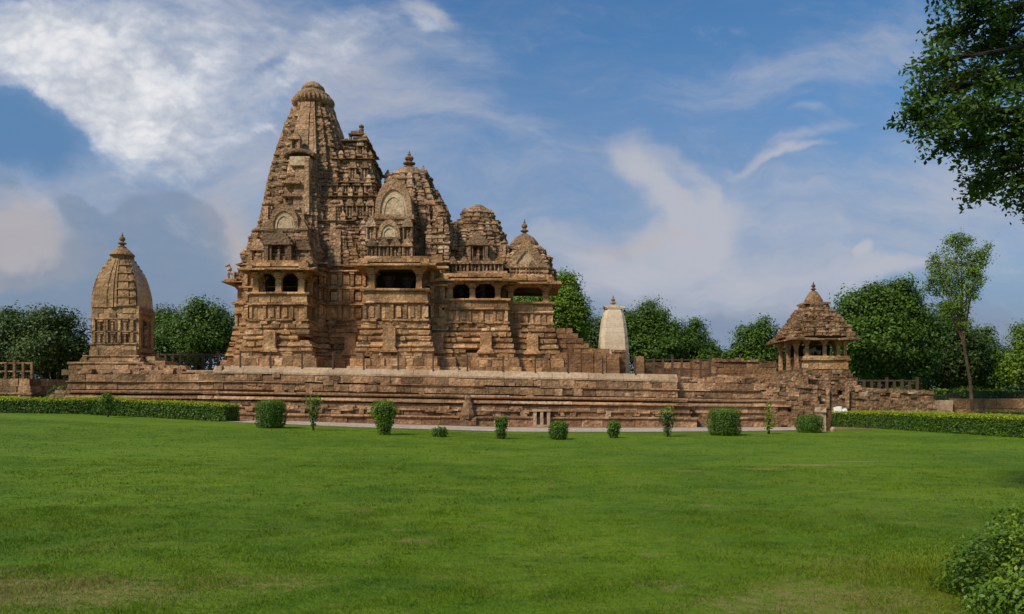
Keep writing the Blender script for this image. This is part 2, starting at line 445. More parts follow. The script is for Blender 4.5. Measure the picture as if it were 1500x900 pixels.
class MB:
    """collects faces and links them as one mesh; every face carries a random tint for the material"""
    def __init__(self):
        self.v = []; self.f = []; self.t = []; self.mi = []

    def add(self, vs, fs, tint=None, mi=0):
        b = len(self.v)
        self.v.extend(vs)
        if tint is None: tint = random.random()
        for f in fs:
            self.f.append(tuple(i + b for i in f))
            self.t.append(tint); self.mi.append(mi)

    def box(self, x0, x1, y0, y1, z0, z1, tint=None, jit=0.0, mi=0):
        j = (lambda: random.uniform(-jit, jit)) if jit else (lambda: 0.0)
        vs = [(x + j(), y + j(), z + j()) for z in (z0, z1) for (x, y) in ((x0, y0), (x1, y0), (x1, y1), (x0, y1))]
        self.add(vs, [(3, 2, 1, 0), (4, 5, 6, 7), (0, 1, 5, 4), (1, 2, 6, 5), (2, 3, 7, 6), (3, 0, 4, 7)], tint, mi)

    def prism(self, poly, z0, z1, tint=None, mi=0, top=None):
        n = len(poly)
        tp = top or poly
        vs = [(x, y, z0) for x, y in poly] + [(x, y, z1) for x, y in tp]
        fs = [tuple(range(n - 1, -1, -1)), tuple(range(n, 2 * n))] + [(i, (i + 1) % n, n + (i + 1) % n, n + i) for i in range(n)]
        self.add(vs, fs, tint, mi)

    def run(self, p, q, xs, tint=None, mi=0, jit=0.0, zt=None):
        """extrude the cross-section xs [(out, z)] from p to q (plan points; outside is to the right)"""
        d = Vector((q[0] - p[0], q[1] - p[1])).normalized()
        n = (d.y, -d.x)
        k = len(xs)
        vs = []
        for (x, y) in (p, q):
            dz = zt(x) if zt else 0.0
            for (o, z) in xs:
                e = random.uniform(-jit, jit) if jit else 0
                e2 = random.uniform(-jit, jit) if jit else 0
                vs.append((x + n[0] * (o + e), y + n[1] * (o + e), z + dz + e2))
        fs = [tuple(range(k)), tuple(range(2 * k - 1, k - 1, -1))] + [((i + 1) % k, i, k + i, k + (i + 1) % k) for i in range(k)]
        self.add(vs, fs, tint, mi)

    def lathe(self, cx, cy, prof, seg=16, tint=None, mi=0, ribs=0, amp=0.0, jit=0.0):
        vs = []; fs = []
        for (r, z) in prof:
            for i in range(seg):
                a = 2 * math.pi * i / seg
                rr = r * (1 + amp * math.cos(ribs * a)) if ribs else r
                if jit: rr *= 1 + random.uniform(-jit, jit)
                vs.append((cx + rr * math.cos(a), cy + rr * math.sin(a), z + (random.uniform(-jit, jit) * r if jit else 0)))
        m = len(prof)
        for k in range(m - 1):
            for i in range(seg):
                j = (i + 1) % seg
                fs.append((k * seg + i, k * seg + j, (k + 1) * seg + j, (k + 1) * seg + i))
        fs.append(tuple(range(seg - 1, -1, -1)))
        fs.append(tuple((m - 1) * seg + i for i in range(seg)))
        self.add(vs, fs, tint, mi)

    def tube(self, pts, rad, seg=7, tint=None, mi=0, wob=0.0):
        pts = [Vector(p) for p in pts]
        vs = []; fs = []
        for i, p in enumerate(pts):
            d = (pts[min(i + 1, len(pts) - 1)] - pts[max(i - 1, 0)]).normalized()
            a = d.orthogonal().normalized() if abs(d.z) < .9 else (Vector((1, 0, 0)) - d * d.x).normalized()
            b = d.cross(a)
            for k in range(seg):
                t = 2 * math.pi * k / seg
                r = rad[i] * (1 + random.uniform(-wob, wob))
                vs.append(tuple(p + (a * math.cos(t) + b * math.sin(t)) * r))
        for i in range(len(pts) - 1):
            for k in range(seg):
                k2 = (k + 1) % seg
                fs.append((i * seg + k, i * seg + k2, (i + 1) * seg + k2, (i + 1) * seg + k))
        fs.append(tuple(range(seg - 1, -1, -1)))
        fs.append(tuple((len(pts) - 1) * seg + i for i in range(seg)))
        self.add(vs, fs, tint, mi)

    def build(self, name, mats, parent=None, smooth=False):
        if not isinstance(mats, (list, tuple)): mats = [mats]
        me = bpy.data.meshes.new(name)
        me.from_pydata(self.v, [], self.f)
        for m in mats: me.materials.append(m)
        if len(mats) > 1: me.polygons.foreach_set('material_index', self.mi)
        a = me.attributes.new('tint', 'FLOAT', 'FACE')
        a.data.foreach_set('value', self.t)
        if smooth: me.polygons.foreach_set('use_smooth', [True] * len(self.f))
        o = bpy.data.objects.new(name, me)
        COL.objects.link(o)
        parent_to(o, parent)
        return o


def offset(poly, d):
    """offset a counter-clockwise plan outwards by d"""
    if abs(d) < 1e-6: return list(poly)
    n = len(poly); out = []
    for i in range(n):
        p0, p1, p2 = Vector(poly[i - 1]), Vector(poly[i]), Vector(poly[(i + 1) % n])
        a = (p1 - p0).normalized(); b = (p2 - p1).normalized()
        na = Vector((a.y, -a.x)); nb = Vector((b.y, -b.x))
        m = na + nb
        k = m.dot(na)
        out.append(tuple(p1 + (m * (d / k) if k > 1e-3 else na * d)))
    return out


def outline(segs, yc):
    f = []
    for x0, x1, y in segs:
        f += [(x0, y), (x1, y)]
    b = [(x, 2 * yc - y) for (x, y) in reversed(f)]
    pts = []
    for p in f + b:
        if not pts or (Vector(p) - Vector(pts[-1])).length > 1e-4: pts.append(p)
    # drop points in the middle of straight edges
    res = []
    for i, p in enumerate(pts):
        a = Vector(p) - Vector(pts[i - 1]); c2 = Vector(pts[(i + 1) % len(pts)]) - Vector(p)
        if abs(a.x * c2.y - a.y * c2.x) > 1e-6: res.append(p)
    return res


def rect(x0, x1, y0, y1):
    return [(x0, y0), (x1, y0), (x1, y1), (x0, y1)]


def course(mb, poly, z0, z1, out=0.0, blk=(.5, 1.1), jit=.02, miss=0.0, depth=.45, zt=None, shape='flat', mi=0, vj=.008, tr=(0, 1), drop=0.0, inset=0.0):
    """one course of separate stones laid along a plan"""
    P = offset(poly, out)
    n = len(P)
    for i in range(n):
        a, b = Vector(P[i]), Vector(P[(i + 1) % n])
        L = (b - a).length
        if L < .03: continue
        d = (b - a) / L
        back = (-d.x) > .5
        pos = 0.0
        while pos < L - 1e-6:
            l = L if (back and shape != 'kuta') else random.uniform(*blk)
            if L - pos - l < blk[0] * .6: l = L - pos
            p, q = a + d * (pos + .009), a + d * (pos + l - .009)
            pos += l
            if random.random() < miss: continue
            o = random.uniform(-jit, jit); e = random.uniform(-.006, .006); h = z1 - z0
            t0 = z0 + e; t1 = z1 + e - (random.random() ** 3) * drop
            c = min(.12, h * .3)
            if shape == 'flat': xs = [(-depth, t0), (o, t0), (o, t1), (-depth, t1)]
            elif shape == 'round': xs = [(-depth, t0), (o - c, t0), (o, t0 + c), (o, t1 - c), (o - c, t1), (-depth, t1)]
            elif shape == 'slope': xs = [(-depth, t0), (o, t0), (o, t0 + h * .25), (o - min(.3, h * .8), t1), (-depth, t1)]
            elif shape == 'eave': xs = [(-depth, t0 + h * .35), (o, t0), (o + .01, t0 + h * .22), (-depth, t1)]
            elif shape == 'batter': xs = [(-depth, t0), (o, t0), (o - inset, t1), (-depth, t1)]
            elif shape == 'cyma': xs = [(-depth, t0), (o, t0), (o, t0 + h * .3), (o - h * .45, t0 + h * .62), (o - h * .5, t1), (-depth, t1)]
            mb.run(p, q, xs, random.uniform(*tr), mi, vj, zt)


def figure(mb, x, y, z, h, s=1.0):
    pr = [(.05, 0), (.11, .03), (.09, .25), (.14, .46), (.085, .58), (.15, .75), (.13, .80), (.05, .84), (.075, .9), (.06, .98), (.02, 1.0)]
    dx_ = random.uniform(-.03, .03)
    mb.lathe(x + dx_, y, [(r * h * s, z + q * h) for r, q in pr], 6, jit=.04)


def kuta(mb, x, y, z, wd, h, mi=0):
    """one small stone pinnacle: block, cornice, little stepped pyramid and knob"""
    a = wd / 2; j = random.uniform(.9, 1.1)
    t = random.random()
    mb.box(x - a * .8, x + a * .8, y - a * .8, y + a * .8, z - .05, z + h * .38 * j, t, .012, mi)
    mb.box(x - a, x + a, y - a, y + a, z + h * .38 * j, z + h * .48 * j, t, .012, mi)
    if random.random() < .14: return
    b0, b1 = a * .85, a * .28
    z0, z1 = z + h * .48 * j, z + h * .85 * j
    zm = z0 + (z1 - z0) * .5; bm = a * .66
    vs = []
    for (r, zz) in ((b0, z0), (bm, zm), (b1, z1)):
        vs += [(x + sx * r, y + sy * r, zz) for sx, sy in ((-1, -1), (1, -1), (1, 1), (-1, 1))]
    fs = []
    for k in (0, 4):
        fs += [(k + i, k + (i + 1) % 4, k + 4 + (i + 1) % 4, k + 4 + i) for i in range(4)]
    fs.append((8, 9, 10, 11))
    mb.add(vs, fs, t, mi)
    if random.random() < .7:
        mb.lathe(x, y, [(b1 * .7, z1), (b1 * 1.3, z1 + h * .05), (b1 * .5, z1 + h * .13), (.01, z1 + h * .17)], 6, t, mi)


def aedicule(mb, x, y, z, wd, h, dark=None, d=.35):
    """small carved shrine front on a wall facing -Y: posts, dark recess, lintel, stepped pediment"""
    t = random.random()
    pw = wd * .14
    hb = h * .55
    mb.box(x - wd / 2, x - wd / 2 + pw, y - d, y + .3, z, z + hb, t, .01)
    mb.box(x + wd / 2 - pw, x + wd / 2, y - d, y + .3, z, z + hb, t * .9, .01)
    mb.box(x - wd * .33, x - wd * .25, y - d * .75, y + .3, z, z + hb, t, .01)
    mb.box(x + wd * .25, x + wd * .33, y - d * .75, y + .3, z, z + hb, t, .01)
    figure(mb, x, y - d * .35, z + .02, hb * .92)
    mb.box(x - wd * .56, x + wd * .56, y - d - .08, y + .3, z + hb, z + hb + h * .08, t, .012)
    mb.box(x - wd * .56, x + wd * .56, y - d - .06, y + .3, z - h * .08, z, t, .012)
    zz = z + hb + h * .08
    for k, (f, g) in enumerate(((.48, .12), (.38, .11), (.27, .10), (.15, .09))):
        mb.box(x - wd * f, x + wd * f, y - d * (.9 - k * .16), y + .3, zz, zz + h * g, t, .015)
        zz += h * g


def gable(mb, x, y, z, wd, h, d=.5, mi=0, tymp=1, rim=.14, n=15, pt=False):
    """chaitya arch facing -Y: thick pointed horseshoe rim with a recessed tympanum"""
    def arch(k):
        pts = []
        for i in range(n + 1):
            a = math.pi * i / n
            cx = math.cos(a)
            if pt:
                pts.append((x - wd / 2 * k * cx, z + h * k * (1 - abs(cx) ** 1.25))); continue
            pts.append((x - wd / 2 * k * math.copysign(abs(cx) ** .85, cx), z + h * k * (math.sin(a) ** .8) * (1 + .12 * (1 - abs(cx)) ** 3)))
        return pts
    A, B = arch(1.0), arch(1 - rim * 2)
    vs = []
    for (px, pz) in A: vs += [(px, y, pz), (px, y + d, pz)]
    for (px, pz) in B: vs += [(px, y, pz), (px, y + .14, pz)]
    m = n + 1
    fs = []
    for i in range(n):
        a0, a1 = 2 * i, 2 * (i + 1)
        b0, b1 = 2 * m + 2 * i, 2 * m + 2 * (i + 1)
        fs += [(a0, a1, b1, b0), (a0, a0 + 1, a1 + 1, a1), (b0, b1, b1 + 1, b0 + 1)]
    mb.add(vs, fs, random.uniform(.3, .7), mi)
    mb.add([(px, y + .11, pz) for px, pz in B], [tuple(range(m))], .5, tymp)
    # inner ring
    C, D = arch(.60), arch(.50)
    vs = []
    for (px, pz) in C: vs += [(px, y + .06, pz), (px, y + .13, pz)]
    for (px, pz) in D: vs += [(px, y + .06, pz), (px, y + .13, pz)]
    mb.add(vs, [f for i in range(n) for f in ((2 * i, 2 * i + 2, 2 * m + 2 * i + 2, 2 * m + 2 * i), (2 * i, 2 * i + 1, 2 * i + 3, 2 * i + 2))], .5, tymp if wd > 1.5 else mi)
    mb.box(x - wd * .56, x + wd * .56, y - .05, y + d, z - h * .13, z + .01, None, .02, mi)


RATHA = []
for (ax, ay) in ((1, 0), (0, 1), (-1, 0), (0, -1)):
    for (p, q) in ((1, -.3), (1, .3), (.9, .3), (.9, .58), (.78, .58), (.78, .78), ):
        x_, y_ = (p * ax - q * ay, p * ay + q * ax)
        RATHA.append((x_, y_))
    p, q = .58, .78
    RATHA.append((p * ax - q * ay, p * ay + q * ax))
    p, q = .58, .9
    RATHA.append((p * ax - q * ay, p * ay + q * ax))
    p, q = .3, .9
    RATHA.append((p * ax - q * ay, p * ay + q * ax))
# (1,-.3) of the next side follows (.3,.9)->(.3,1): the corner points repeat per side


def lerp_prof(prof, z):
    for (z0, a), (z1, b) in zip(prof, prof[1:]):
        if z <= z1: return a + (b - a) * max(0, (z - z0)) / (z1 - z0)
    return prof[-1][1]


def ratha(cx, cy, wx, wy=None):
    wy = wy or wx
    return [(cx + x * wx, cy + y * wy) for x, y in RATHA]


def tower(mb, cx, cy, prof, h=.30, groove=.09, blk=(.25, .6), jit=.03, mi=0, miss=.02, core=True, bhumi=5):
    """curved spire: courses of small stones following prof [(z, half width)] on a stepped plan"""
    z, zt_ = prof[0][0], prof[-1][0]
    k = 0
    while z < zt_ - .05:
        hh = min(h * random.uniform(.85, 1.15), zt_ - z)
        w0 = lerp_prof(prof, z)
        P = ratha(cx, cy, w0)
        big = bhumi and k % bhumi == 0
        if core:
            mb.prism(ratha(cx, cy, w0 - .12), z, z + hh + groove, .5, mi)
        course(mb, P, z, z + hh, .07 if big else 0.0, blk, jit, miss, .3, shape='round' if big else 'flat', mi=mi, vj=.012)
        z += hh + (groove if groove < hh else 0)
        k += 1


def amalaka(mb, x, y, z, r, h, ribs=20, mi=0):
    n = 9
    pr = []
    for i in range(n):
        a = -math.pi / 2 + math.pi * i / (n - 1)
        pr.append((r * (.74 + .26 * math.cos(a)), z + h / 2 + h / 2 * math.sin(a)))
    mb.lathe(x, y, pr, ribs * 4, .45, mi, ribs, .035)


def finial(mb, x, y, z, h, r, seg=12, mi=0):
    pr = [(.9, 0), (1.0, .06), (.55, .12), (.42, .2), (.95, .26), (1.0, .31), (.5, .37), (.36, .42), (.62, .5), (.72, .58), (.55, .68), (.22, .74), (.3, .79), (.16, .86), (.06, 1.0)]
    mb.lathe(x, y, [(a * r, z + b * h) for a, b in pr], seg, .4, mi)


# ------------------------------------------------------------------ ground
GZ = [(-60, 1.0), (-32, .90), (-26, .78), (-18, .42), (0, 0), (44, -.176), (60, -.18)]


def gz(x, y=30.0):
    """the lawn rises gently to the left"""
    s = -.18
    for (x0, z0), (x1, z1) in zip(GZ, GZ[1:]):
        if x <= x1:
            s = z0 + (z1 - z0) * max(0.0, (x - x0) / (x1 - x0)); break
    k = min(1.0, max(0.0, (y - 4) / 22.0))
    return s * k


def grid(name, xs, ys, mat, zf=lambda x, y: 0.0):
    vs = [(x, y, gz(x, y) + zf(x, y)) for y in ys for x in xs]
    nx = len(xs)
    fs = [(j * nx + i, j * nx + i + 1, (j + 1) * nx + i + 1, (j + 1) * nx + i) for j in range(len(ys) - 1) for i in range(nx - 1)]
    mb = MB(); mb.add(vs, fs, .5)
    return mb.build(name, mat, smooth=True)


def rng(a, b, s):
    n = max(1, int(round((b - a) / s)))
    return [a + (b - a) * i / n for i in range(n + 1)]


xs = [-600, -300, -150, -90] + rng(-60, 60, 2.0) + [90, 150, 300, 600]
ys = [-60, -20] + rng(-4, 80, 2.0) + [110, 160, 300, 700, 1500]
tag(grid("lawn", xs, ys, M_LAWN), kind='structure')


def near_edge(x):
    return 39.6 + .014 * (x - 1) ** 2 if abs(x - 1) < 25 else 39.6 + .014 * 625 + .7 * (abs(x - 1) - 25)


def strip(name, x0, x1, y0f, y1f, dz, mat, n=60, m=6, kind='structure'):
    vs = []; fs = []
    for i in range(n + 1):
        x = x0 + (x1 - x0) * i / n
        a, b = y0f(x), y1f(x)
        for j in range(m + 1):
            y = a + (b - a) * j / m
            vs.append((x, y, gz(x, y) + dz))
    for i in range(n):
        for j in range(m):
            k = i * (m + 1) + j
            fs.append((k, k + m + 1, k + m + 2, k + 1))
    mb = MB(); mb.add(vs, fs, .5)
    return tag(mb.build(name, mat, smooth=True), kind=kind)


strip("bare_earth", -60, 60, lambda x: near_edge(x) - .25 + .12 * math.sin(x * 1.7) + .1 * math.sin(x * 4.1), lambda x: max(62.0, near_edge(x) + 4), .010, M_DIRT, 160)
strip("footpath", -46, 19.0, near_edge, lambda x: near_edge(x) + 5.4 - .004 * (x - 1) ** 2, .022, M_PATH, 120)


# ------------------------------------------------------------------ terrace
def tz(x):
    """the terrace has settled a little towards the right"""
    return -.019 * (min(x, 14) + 18) if x > -18 else 0.0


terrace = thing("stone_terrace", "long stepped sandstone terrace of weathered blocks that carries the big temple", "terrace", (-8, 48, 0))
TOPZ = 3.66
wing = rect(-28.6, -17.0, 49.2, 78)
main = [(-18.6, 48.2), (13.4, 48.2), (13.4, 78), (-18.6, 78)]
plan = [(-28.6, 49.3), (-18.6, 49.3), (-18.6, 48.2), (10.2, 48.2), (10.2, 48.9), (16.6, 48.9), (16.6, 78), (-28.6, 78)]
mb = MB()
# solid body, slightly behind the face stones
for (x0, x1, y0) in ((-28.3, -18.6, 49.7), (-18.5, -3, 48.7), (-3, 10.2, 48.7), (10.2, 16.3, 49.4)):
    zz = TOPZ - .10 + min(tz(x0), tz(x1))
    mb.box(x0, x1, y0, 77.5, -.3, zz, .5)
tiers = [  # z0, z1, out, shape, blocks, jit, miss, drop
    (-.30, .55, 1.35, 'flat', (.9, 2.0), .03, .0, .0),
    (.55, .72, 1.45, 'round', (.9, 2.4), .03, .04, .03),
    (.73, 1.06, 1.00, 'flat', (1.0, 2.6), .03, .0, .02),
    (1.07, 1.17, 1.10, 'round', (2.0, 5.5), .02, .05, .0),
    (1.18, 1.50, .98, 'flat', (.8, 2.2), .03, .0, .0),
    (1.52, 1.64, .62, 'flat', (.6, 1.6), .02, .0, .0),
    (1.65, 1.86, 1.14, 'cyma', (2.2, 6.0), .03, .06, .05),
    (1.86, 1.99, .16, 'flat', (.8, 2.0), .02, .0, .0),
    (2.00, 2.22, .90, 'round', (2.2, 6.0), .03, .08, .04),
    (2.23, 2.34, .20, 'flat', (.6, 1.4), .02, .0, .0),
    (2.35, 2.80, .36, 'flat', (.5, 1.35), .04, .0, .0),
    (2.81, 2.90, .45, 'round', (1.5, 4.5), .03, .10, .0),
    (2.91, 3.34, .33, 'flat', (.5, 1.5), .04, .02, .03),
]
for (z0, z1, o, sh, bl, ji, ms, dr) in tiers:
    # the lower tiers follow the rising ground on the left
    course(mb, plan, z0, z1, o, bl, ji, ms, 1.0 if o > .6 else .6, zt=lambda x, z=z0: tz(x) * min(1, max(0, z / 2.4)) + max(0, gz(x) - .05) * max(0, 1 - max(0, z) / 2.4) * (.6 if z > .5 else 1), shape=sh, vj=.014, drop=dr)
# broken top stones on both ends
for _ in range(46):
    x = random.choice((random.uniform(-28.4, -19), random.uniform(11, 16.2)))
    y = random.uniform(49.3, 49.9) if x < 0 else random.uniform(48.9, 49.8)
    s = random.uniform(.18, .5)
    z = TOPZ - .26 + tz(x)
    mb.box(x - s, x + s * .7, y, y + .6, z, z + random.uniform(.1, .4), None, .05)
# broken stones stuck in the face and little carved niches
for _ in range(120):
    x = random.uniform(-18.4, 13); z = random.choice((random.uniform(2.2, 3.4), random.uniform(1, 1.5)))
    o = .30 if z > 2.2 else 1.05
    yf = (48.2 if x < 10.2 else 48.9) - o
    a, b = random.uniform(.12, .4), random.uniform(.06, .16)
    mb.box(x - a, x + a, yf - random.uniform(.05, .11), yf + .3, z + tz(x) - b, z + tz(x) + b, None, .02)
terr_wall = mb.build("retaining_wall", M_TER, terrace)
mb = MB()
course(mb, [(-18.7, 48.2), (10.2, 48.2), (10.2, 76), (-18.7, 76)], 3.36, 3.84, .36, (1.9, 3.3), .02, 0, .55, zt=tz, shape='slope', vj=.012, tr=(.35, .7))
mb.build("curb", M_CURB, terrace)
mb = MB()
for i in range(36):
    x0 = -28.4 + i * 1.245
    z = TOPZ + tz(x0) - .03
    mb.box(x0, x0 + 1.24, 48.75 if -18.6 < x0 < 10 else 49.8, 77, z - .2, z + random.uniform(-.01, .01), None)
mb.build("paving", M_CURB, terrace)
# carved niche with a seated figure, and the little two post window at the foot of the wall
mb = MB()
xw, yw = -2.75, 46.95
mb.box(xw - .5, xw + .5, yw - .25, yw + .9, .1, .55, .3, .03)
mb.lathe(xw, yw + .05, [(.42, .5), (.48, .75), (.36, 1.1), (.30, 1.45), (.2, 1.62), (.23, 1.8), (.12, 1.98)], 9, .25, jit=.06)
mb.build("worn_figure", M_TER, terrace)
mb = MB()
xw, yw = 1.85, 46.72
for dx_ in (-.42, .0, .42):
    mb.box(xw + dx_ - .10, xw + dx_ + .10, yw - .16, yw + .3, .12, .95, .7, .012)
mb.box(xw - .58, xw + .58, yw - .2, yw + .3, .95, 1.08, .6, .012)
mb.box(xw - .58, xw + .58, yw - .2, yw + .3, .0, .12, .5, .012)
mb.box(xw - .5, xw + .5, yw + .12, yw + .3, .1, .95, .0, .0, 1)
mb.build("small_niche", [M_CURB, M_BLACK], terrace)

# ------------------------------------------------------------------ the temple
temple = thing("stone_temple", "huge carved brown sandstone temple with one tall curved spire and three lower roofs", "temple", (-9.5, 61, 3.6))
YC = 61.0
SEG = [(-21.6, -20.0, 58.9), (-20.0, -18.4, 55.9), (-18.4, -14.55, 53.0), (-14.55, -14.0, 55.4), (-14.0, -10.4, 56.4),
       (-10.4, -6.1, 53.2), (-6.1, -4.9, 54.8), (-4.9, -.4, 55.0), (-.4, 2.9, 56.0)]
PLAN = outline(SEG, YC)
# --- moulded base
mb = MB()
mb.prism(offset(PLAN, -.25), 2.6, 7.35, .4)
base_t = [
    (3.50, 4.02, 1.75, 'flat', (.8, 1.6), .05, .0),
    (4.04, 4.55, 1.50, 'flat', (.5, 1.1), .05, .03),
    (4.57, 4.72, 1.40, 'flat', (.6, 1.6), .03, .05),
    (4.74, 5.05, 1.00, 'flat', (.6, 1.4), .03, .02),
    (5.06, 5.30, 1.16, 'cyma', (.7, 1.7), .03, .05),
    (5.30, 5.40, .66, 'flat', (.8, 1.8), .02, .0),
    (5.41, 5.72, .98, 'cyma', (.7, 1.7), .03, .05),
    (5.72, 5.84, .50, 'flat', (.8, 1.8), .02, .0),
    (5.85, 6.14, .78, 'round', (.6, 1.6), .03, .04),
    (6.14, 6.26, .36, 'flat', (.8, 1.8), .02, .0),
    (6.27, 6.56, .62, 'round', (.6, 1.5), .03, .04),
    (6.57, 6.70, .30, 'flat', (.8, 1.8), .02, .0),
    (6.71, 6.98, .50, 'cyma', (.6, 1.5), .03, .04),
    (6.98, 7.20, .22, 'flat', (.4, .9), .03, .0),
    (7.21, 7.36, .42, 'round', (.8, 1.8), .03, .06),
]
base_t = [(a, b, (o * .55 if a > 4.7 else o * .6), *r) for (a, b, o, *r) in base_t]
for (z0, z1, o, sh, bl, ji, ms) in base_t:
    course(mb, PLAN, z0, z1, o, bl, ji, ms, .9, shape=sh, vj=.012)
# vertical offsets in the mouldings: brackets with a little hood, as on the real courses
for (x, y, zt2) in ((-8.6, 53.2, 7.2), (-1.9, 55.0, 7.0), (1.5, 56.0, 7.0), (-5.4, 54.8, 7.0), (-16.9, 53.0, 6.9), (-12.0, 56.4, 7.0)):
    mb.box(x - .42, x + .42, y - .72, y + .2, 5.0, zt2 - .5, .6, .02)
    mb.box(x - .62, x + .62, y - .92, y + .2, 5.0, 5.12, .6, .02)
    mb.prism([(x - .6, y - .90), (x + .6, y - .90), (x + .6, y - .3), (x - .6, y - .3)], 5.12, 5.62, .7,
             top=[(x - .2, y - .8), (x + .2, y - .8), (x + .2, y - .4), (x - .2, y - .4)])
    mb.box(x - .16, x + .16, y - .80, y + .2, 4.55, 5.0, .1, .01)
for _ in range(230):
    x = random.uniform(-21, 2.8)
    sy = [s for s in SEG if s[0] <= x <= s[1]]
    if not sy: continue
    k = random.choice(base_t[1:])
    a = random.uniform(.1, .32)
    y = sy[0][2] - k[2]
    mb.box(x - a, x + a, y - random.uniform(.04, .1), y + .2, k[0], k[1], None, .03)
mb.build("base", M_LOW, temple)

# --- walls with three bands of carving
WSEG = [(-20.0, -18.4, 55.9), (-18.4, -14.55, 55.7), (-14.55, -14.0, 55.4), (-14.0, -10.4, 56.4), (-10.4, -6.1, 56.2), (-6.1, -4.9, 54.8), (-4.9, -.4, 58.4)]
WPLAN = outline(WSEG, YC)
mb = MB()
mb.prism(offset(WPLAN, -.2), 7.3, 12.3, .3)
for (z0, z1, o, sh, bl, ji) in [(7.37, 7.62, .16, 'cyma', (.6, 1.3), .02), (7.63, 8.70, 0, 'flat', (.35, .8), .05), (8.71, 8.84, .26, 'round', (.9, 1.6), .02),
                                (8.85, 9.0, .08, 'flat', (.5, 1.0), .02), (9.0, 9.92, 0, 'flat', (.35, .8), .05), (9.93, 10.06, .26, 'round', (.9, 1.6), .02),
                                (10.07, 10.2, .08, 'flat', (.5, 1.0), .02), (10.2, 11.2, 0, 'flat', (.35, .8), .05), (11.21, 11.36, .30, 'round', (.9, 1.6), .02),
                                (11.37, 11.62, .10, 'flat', (.5, 1), .03), (11.63, 11.80, .42, 'eave', (1, 2), .03)]:
    course(mb, WPLAN, z0, z1, o, bl, ji, .01, .4, shape=sh, vj=.012)
for (x0, x1, y) in WSEG:
    if y > 57: continue
    n = max(2, int((x1 - x0) / .42))
    for i in range(n):
        x = x0 + (i + .5) * (x1 - x0) / n
        for (za, zb) in ((7.65, 8.70), (9.0, 9.92), (10.2, 11.2)):
            if i % 2 == 0:
                mb.box(x - .12, x + .12, y - .20, y + .1, za, zb, None, .012)
                mb.box(x - .17, x + .17, y - .24, y + .1, zb - .14, zb - .02, None, .012)
            elif x0 != -14.0:
                figure(mb, x, y - .13, za + .03, (zb - za) * .88, 1.15)
            else:
                mb.box(x - .22, x + .22, y - .09, y + .1, za + .12, zb - .2, None, .012)
# side returns of the ratha steps
for (x, ya, yb, sgn) in ((-20.0, 56.0, 60.5, -1), (-14.0, 55.5, 56.3, 1), (-4.9, 54.9, 58, 1)):
    for k in range(int((yb - ya) / .5)):
        for (za, zb) in ((7.65, 8.70), (9.0, 9.92), (10.2, 11.2)):
            y = ya + .25 + k * .5
            if k % 2: mb.box(x + sgn * .18 - .05, x + sgn * .18 + .05, y - .1, y + .1, za, zb, None, .012)
            else: figure(mb, x + sgn * .1, y, za + .03, (zb - za) * .88, 1.1)
mb.build("wall", M_LOW, temple)


# --- balconies: sloping seat-back parapet, dwarf pillars, deep eave
def pillar_mesh(mb, x, y, z0, z1, wd=.2):
    h = z1 - z0; t = random.uniform(.4, .8)
    mb.box(x - wd * 1.15, x + wd * 1.15, y - wd * 1.15, y + wd * 1.15, z0, z0 + h * .1, t, .008)
    mb.box(x - wd, x + wd, y - wd, y + wd, z0 + h * .1, z0 + h * .62, t, .008)
    mb.lathe(x, y, [(wd * 1.05, z0 + h * .62), (wd * 1.3, z0 + h * .68), (wd * 1.0, z0 + h * .72)], 8, t)
    a = wd
    for k, (f, g) in enumerate(((1.25, .08), (1.75, .1), (2.4, .1))):
        zz = z0 + h * (.72 + .093 * k)
        mb.box(x - a * f, x + a * f, y - a * 1.15, y + a * 1.15, zz, zz + h * .092, t, .008)
        mb.box(x - a * 1.1, x + a * 1.1, y - a * f, y + a * f, zz + .003, zz + h * .09, t, .008)


